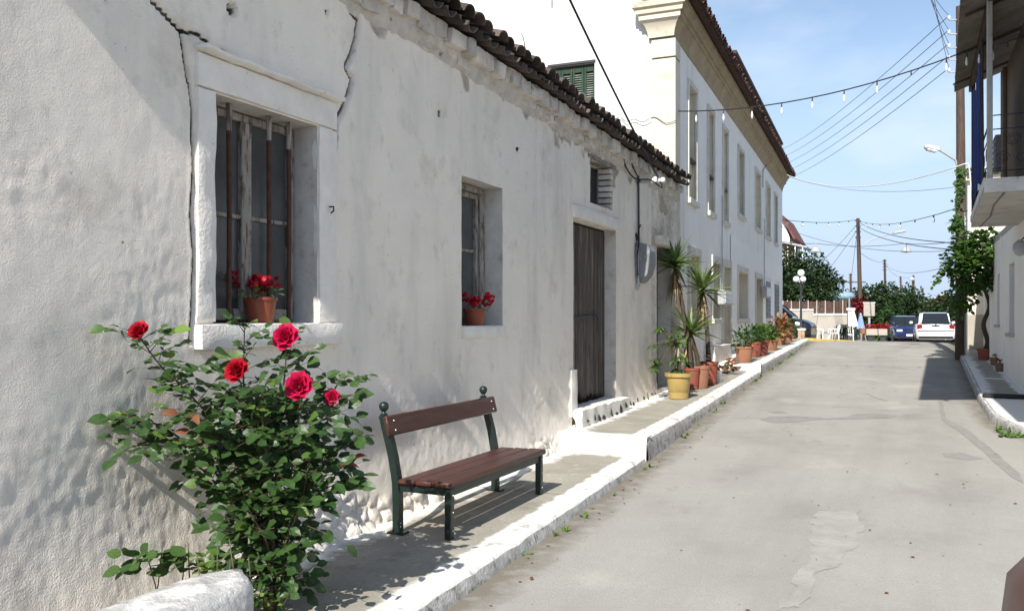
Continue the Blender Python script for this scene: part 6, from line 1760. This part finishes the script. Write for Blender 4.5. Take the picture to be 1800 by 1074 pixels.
# ------------------------------------------------------------------ poles and wires
poles = {}
for (key, px, py, d, lab, r_) in (('a', 1508, 384, 50, 'tall dark utility pole standing behind the terrace', .12), ('b', 1555, 456, 88, 'leaning pole with insulators above the dark tree', .13), ('c', 1583, 486, 118, 'far pole joined by a cross wire above the trees', .13), ('d', 1605, 484, 118, 'far double pole next to the hanging lamp', .2), ('e', 1622, 506, 140, 'most distant thin pole above the brick house', .13), ('f', 1495, 481, 100, 'far pole with crossbar behind the pale blue canopy', .14)):
    b0 = W(px + (6 if key == 'a' else 3), 560, d); b0.z = rz(b0.y); tp = W(px, py, d)
    t = thing('utility_pole', lab, 'pole', b0)
    MB().tube([b0 - Vector((0, 0, .2)), b0.lerp(tp, .5), tp], [r_ * 1.2, r_, r_ * .8], 10).build('shaft', M_polewood, t, 60)
    for k in range(4): MB().box(tp - Vector((0, 0, .15 + .32 * k)), (.5 if key != 'a' else .35, .06, .05), .004, (0, 0, AZ)).build('insulator_arm', M_dmetal, t, 0)
    if key == 'f': MB().box(tp - Vector((0, 0, 1.0)), (3.6, .12, .12), .01, (0, 0, AZ)).build('crossbar', M_polewood, t, 0)
    if key in 'ab':
        a = tp - Vector((0, 0, (tp.z - b0.z) * (.28 if key == 'a' else .55)))
        ar = MB().tube(smooth_path([a, a + Vector((.6, .2, .7)), a + Vector((1.8, .5, 1.1))], 4), .035, 6).build('lamp_arm', M_metal, t, 180)
        MB().box(a + Vector((2.2, .6, 1.18)), (.7, .22, .14), .04, (0, R(-10), R(14))).build('lamp_head', M_metal, ar, 30)
    poles[key] = tp
def wire_pts(a, b, sag, n=18):
    a, b = Vector(a), Vector(b)
    return [a.lerp(b, i / n) - Vector((0, 0, sag * 4 * (i / n) * (1 - i / n))) for i in range(n + 1)]
def wire(label, a, b, sag, r=.008, m=None, group=None):
    o = MB().tube(wire_pts(a, b, sag), r, 5).build('overhead_wire', m or M_wire, None, 180, org=tuple(a))
    tag(o, label, 'wire', group); return o
ORD = ['topmost', 'second highest', 'middle', 'second lowest', 'lowest']
for i, e in enumerate(insul):
    wire('power line from the %s insulator of the kerbside pole to beyond the town house' % ORD[i], e, W(1352, 272 + 13 * i, 62), .5, .010, None, 'power lines leaving the kerbside pole')
    wire('thin power line rising over the street from the %s insulator of the kerbside pole' % ORD[i], e, W(1560 + i * 14, -150, 13.5), .15, .006, None, 'power lines rising over the street')
bke = Vector((WX + .33, bl.y, bl.z + .03))
wire('thick black cable running down to the bracket under the cottage eave', bke, W(950, -110, 8.6), .05, .014, M_cable)
o = MB().tube(smooth_path([bke, bke + Vector((.05, .02, -.14)), bke + Vector((-.1, -.1, -.03)), Vector((WX + .1, bl.y - .45, bl.z - .02)), Vector((WX + .05, bl.y - .75, bl.z + .12)), Vector((WX + .06, bl.y - .9, bl.z + .3))], 5), .011, 6).build('slack_cable', M_cable, None, 180, org=tuple(bke))
tag(o, 'slack black cable looping from the bracket under the eave', 'cable')
gpts = [OY(x, y_, BY0 - .10) for x, y_ in ((868, -20), (880, 10), (897, 45), (918, 62), (925, 90), (945, 118), (955, 124), (966, 116))]
o = MB().tube(smooth_path(gpts, 4), .012, 6).build('wall_cable', M_cable, None, 180, org=tuple(gpts[0])); tag(o, 'black cable sagging across the sunlit gable', 'cable')
gpts = [OY(x, y_, BY0 - .09) for x, y_ in ((966, 116), (975, 140), (985, 149), (995, 146), (1003, 156), (1015, 166), (1025, 164), (1035, 178), (1047, 189), (1055, 190), (1062, 204), (1075, 212), (1090, 206), (1100, 214), (1115, 210), (1130, 215), (1150, 206), (1170, 217), (1188, 212))]
o = MB().tube(smooth_path(gpts, 4), .007, 6).build('wall_cable', M_wire, None, 180, org=tuple(gpts[0])); tag(o, 'thin grey cable festooned past the green shutters', 'cable')
def festoon(label, pts, nb, r=.008, br=.035, first=.05):
    t = thing('festoon_lights', label, 'string lights', pts[0])
    cb_ = MB().tube(pts, r, 6).build('cable', M_cable, t, 180)
    cum = [0]
    for i in range(1, len(pts)): cum.append(cum[-1] + (Vector(pts[i]) - Vector(pts[i - 1])).length)
    for k in range(nb):
        s_ = cum[-1] * (first + (1 - first) * k / nb); i = max(j for j in range(len(cum) - 1) if cum[j] <= s_)
        p = Vector(pts[i]).lerp(Vector(pts[i + 1]), (s_ - cum[i]) / (cum[i + 1] - cum[i]))
        so_ = MB().tube([p + Vector((0, 0, .01)), p - Vector((0, 0, .07))], br * .55, 8).build('socket', M_dmetal, t)
        if rnd.random() < .75: MB().lathe([(br * .5, 0), (br * .55, -.02), (br, -.06), (br * 1.02, -.08), (br * .7, -.115), (.0001, -.125)], p - Vector((0, 0, .07)), 10).build('bulb', M_bulb, so_, 60)
    return t
f0 = OX(1192, 196, BX + .1); f1 = W(1686, 95, 12.6); f2 = W(1800, 64, 10.4)
festoon('string of clear bulbs slung from the yellow pilaster to the balcony roof', wire_pts(f0, f1, .22, 14) + wire_pts(f1, f2, .02, 4)[1:], 13, .010, .018, .05)
festoon('far string of bulbs from town house to pole beyond the terrace', wire_pts(W(1374, 386, 34), W(1507, 386, 49.7), .15, 10), 6, .012, .045)
festoon('string of bulbs between the far pole and kerbside pole', wire_pts(W(1509, 388, 49.7), W(1686, 365, ud), .3, 12), 8, .010, .035)
a = OB(1345, 298, .05); ca, sa_ = math.cos(DEL), math.sin(DEL)
def bw(p): v = Vector((p.x - BX, p.y - BY0)); return Vector((BX + v.x * ca - v.y * sa_, BY0 + v.x * sa_ + v.y * ca, p.z))
wire('white cable sagging from the town house to the balcony house', bw(OB(1366, 300, .05)), W(1697, 288, 18.6), .55, .013, M_wcable)
o = MB().tube(smooth_path([W(1697, 288, 18.6), W(1703, 292, 18.6), W(1706, 320, 18.6), W(1710, 370, 18.7)], 4), .016, 6).build('drop_cable', M_wcable, None, 180, org=tuple(W(1697, 288, 18.6))); tag(o, 'white cable bending down beside the kerbside pole', 'cable')
wire('thin dark wire below the white cable across the street', bw(OB(1372, 305, .05)), W(1690, 328, ud), .35, .006)
o = MB().tube([bw(OB(x, y_, .03)) for x, y_ in ((1341, 330), (1341, 300), (1348, 290), (1366, 283))], .01, 6).build('wall_cable', M_cable, None, 180, org=tuple(bw(OB(1341, 330, .03)))); tag(o, 'dark cable running up the town house front', 'cable')
def pendant(label, px, py, d, wires):
    c = W(px, py, d); t = thing('pendant_lamp', label, 'street lamp', c)
    MB().lathe([(.04, .16), (.10, .15), (.17, .08), (.22, -.04), (.235, -.05), (.20, -.045), (.15, .06), (.0001, .12)], c, 18).build('shade', M_metal, t, 40)
    MB().tube([c + Vector((0, 0, .15)), c + Vector((0, 0, .32))], .03, 8).build('neck', M_metal, t)
    MB().sphere(c - Vector((0, 0, .01)), .09, 12, 8).build('bulb', M_bulb, t, 180)
    return c + Vector((0, 0, .31))
h1 = pendant('dome street lamp hanging on a wire beside the tree', 1434, 441, 36, 0); h2 = pendant('dome street lamp hanging on a wire over the blue car', 1593, 441, 36, 0); h3 = pendant('dome street lamp hanging in front of the far double pole', 1603, 491, 62, 0)
wire('span wire holding the dome lamp beside the tree', W(1370, 424, 35.5), h1, .05, .010, M_cable)
wire('span wire between the two dome street lamps', h1, h2, .12, .010, M_cable)
wire('span wire from dome lamp to the vine pole', h2, W(1686, 424, ud), .05, .010, M_cable)
wire('span wire carrying the far dome lamp', W(1512, 470, 62), W(1690, 476, 50), .0, .010) if False else None
wire('upper black cable from the far pole to the vine', poles['a'] - Vector((0, 0, .2)), W(1690, 428, ud + .4), .25, .014, M_cable)
wire('lower black cable from the far pole to the vine', poles['a'] - Vector((0, 0, .5)), W(1690, 440, ud + .4), .25, .014, M_cable)
wire('cable from the far pole sloping left behind the tree', poles['a'] - Vector((0, 0, .3)), W(1425, 475, 75), .2, .014)
wire('second cable from the far pole sloping left behind the tree', poles['a'] - Vector((0, 0, .6)), W(1436, 497, 80), .2, .014)
wire('long low wire from the town house to the vine', W(1372, 397, 33), W(1690, 440, ud + .3), .35, .008)
wire('wire from the far pole to the leaning pole', poles['a'] - Vector((0, 0, 1.9)), poles['b'] - Vector((0, 0, .2)), .3, .014)
wire('wire from the leaning pole towards the vine', poles['b'] - Vector((0, 0, .3)), W(1690, 462, ud + .5), .6, .010)
wire('wire between the leaning pole and the distant poles', poles['b'] - Vector((0, 0, .4)), poles['c'], .4, .016)
wire('cross wire joining the two distant poles', poles['c'] - Vector((0, 0, .1)), poles['d'] - Vector((0, 0, .3)), .1, .016)
wire('stay wire slanting down from the far pole', poles['a'] - Vector((0, 0, .4)), W(1495, 500, 60), 0, .012)
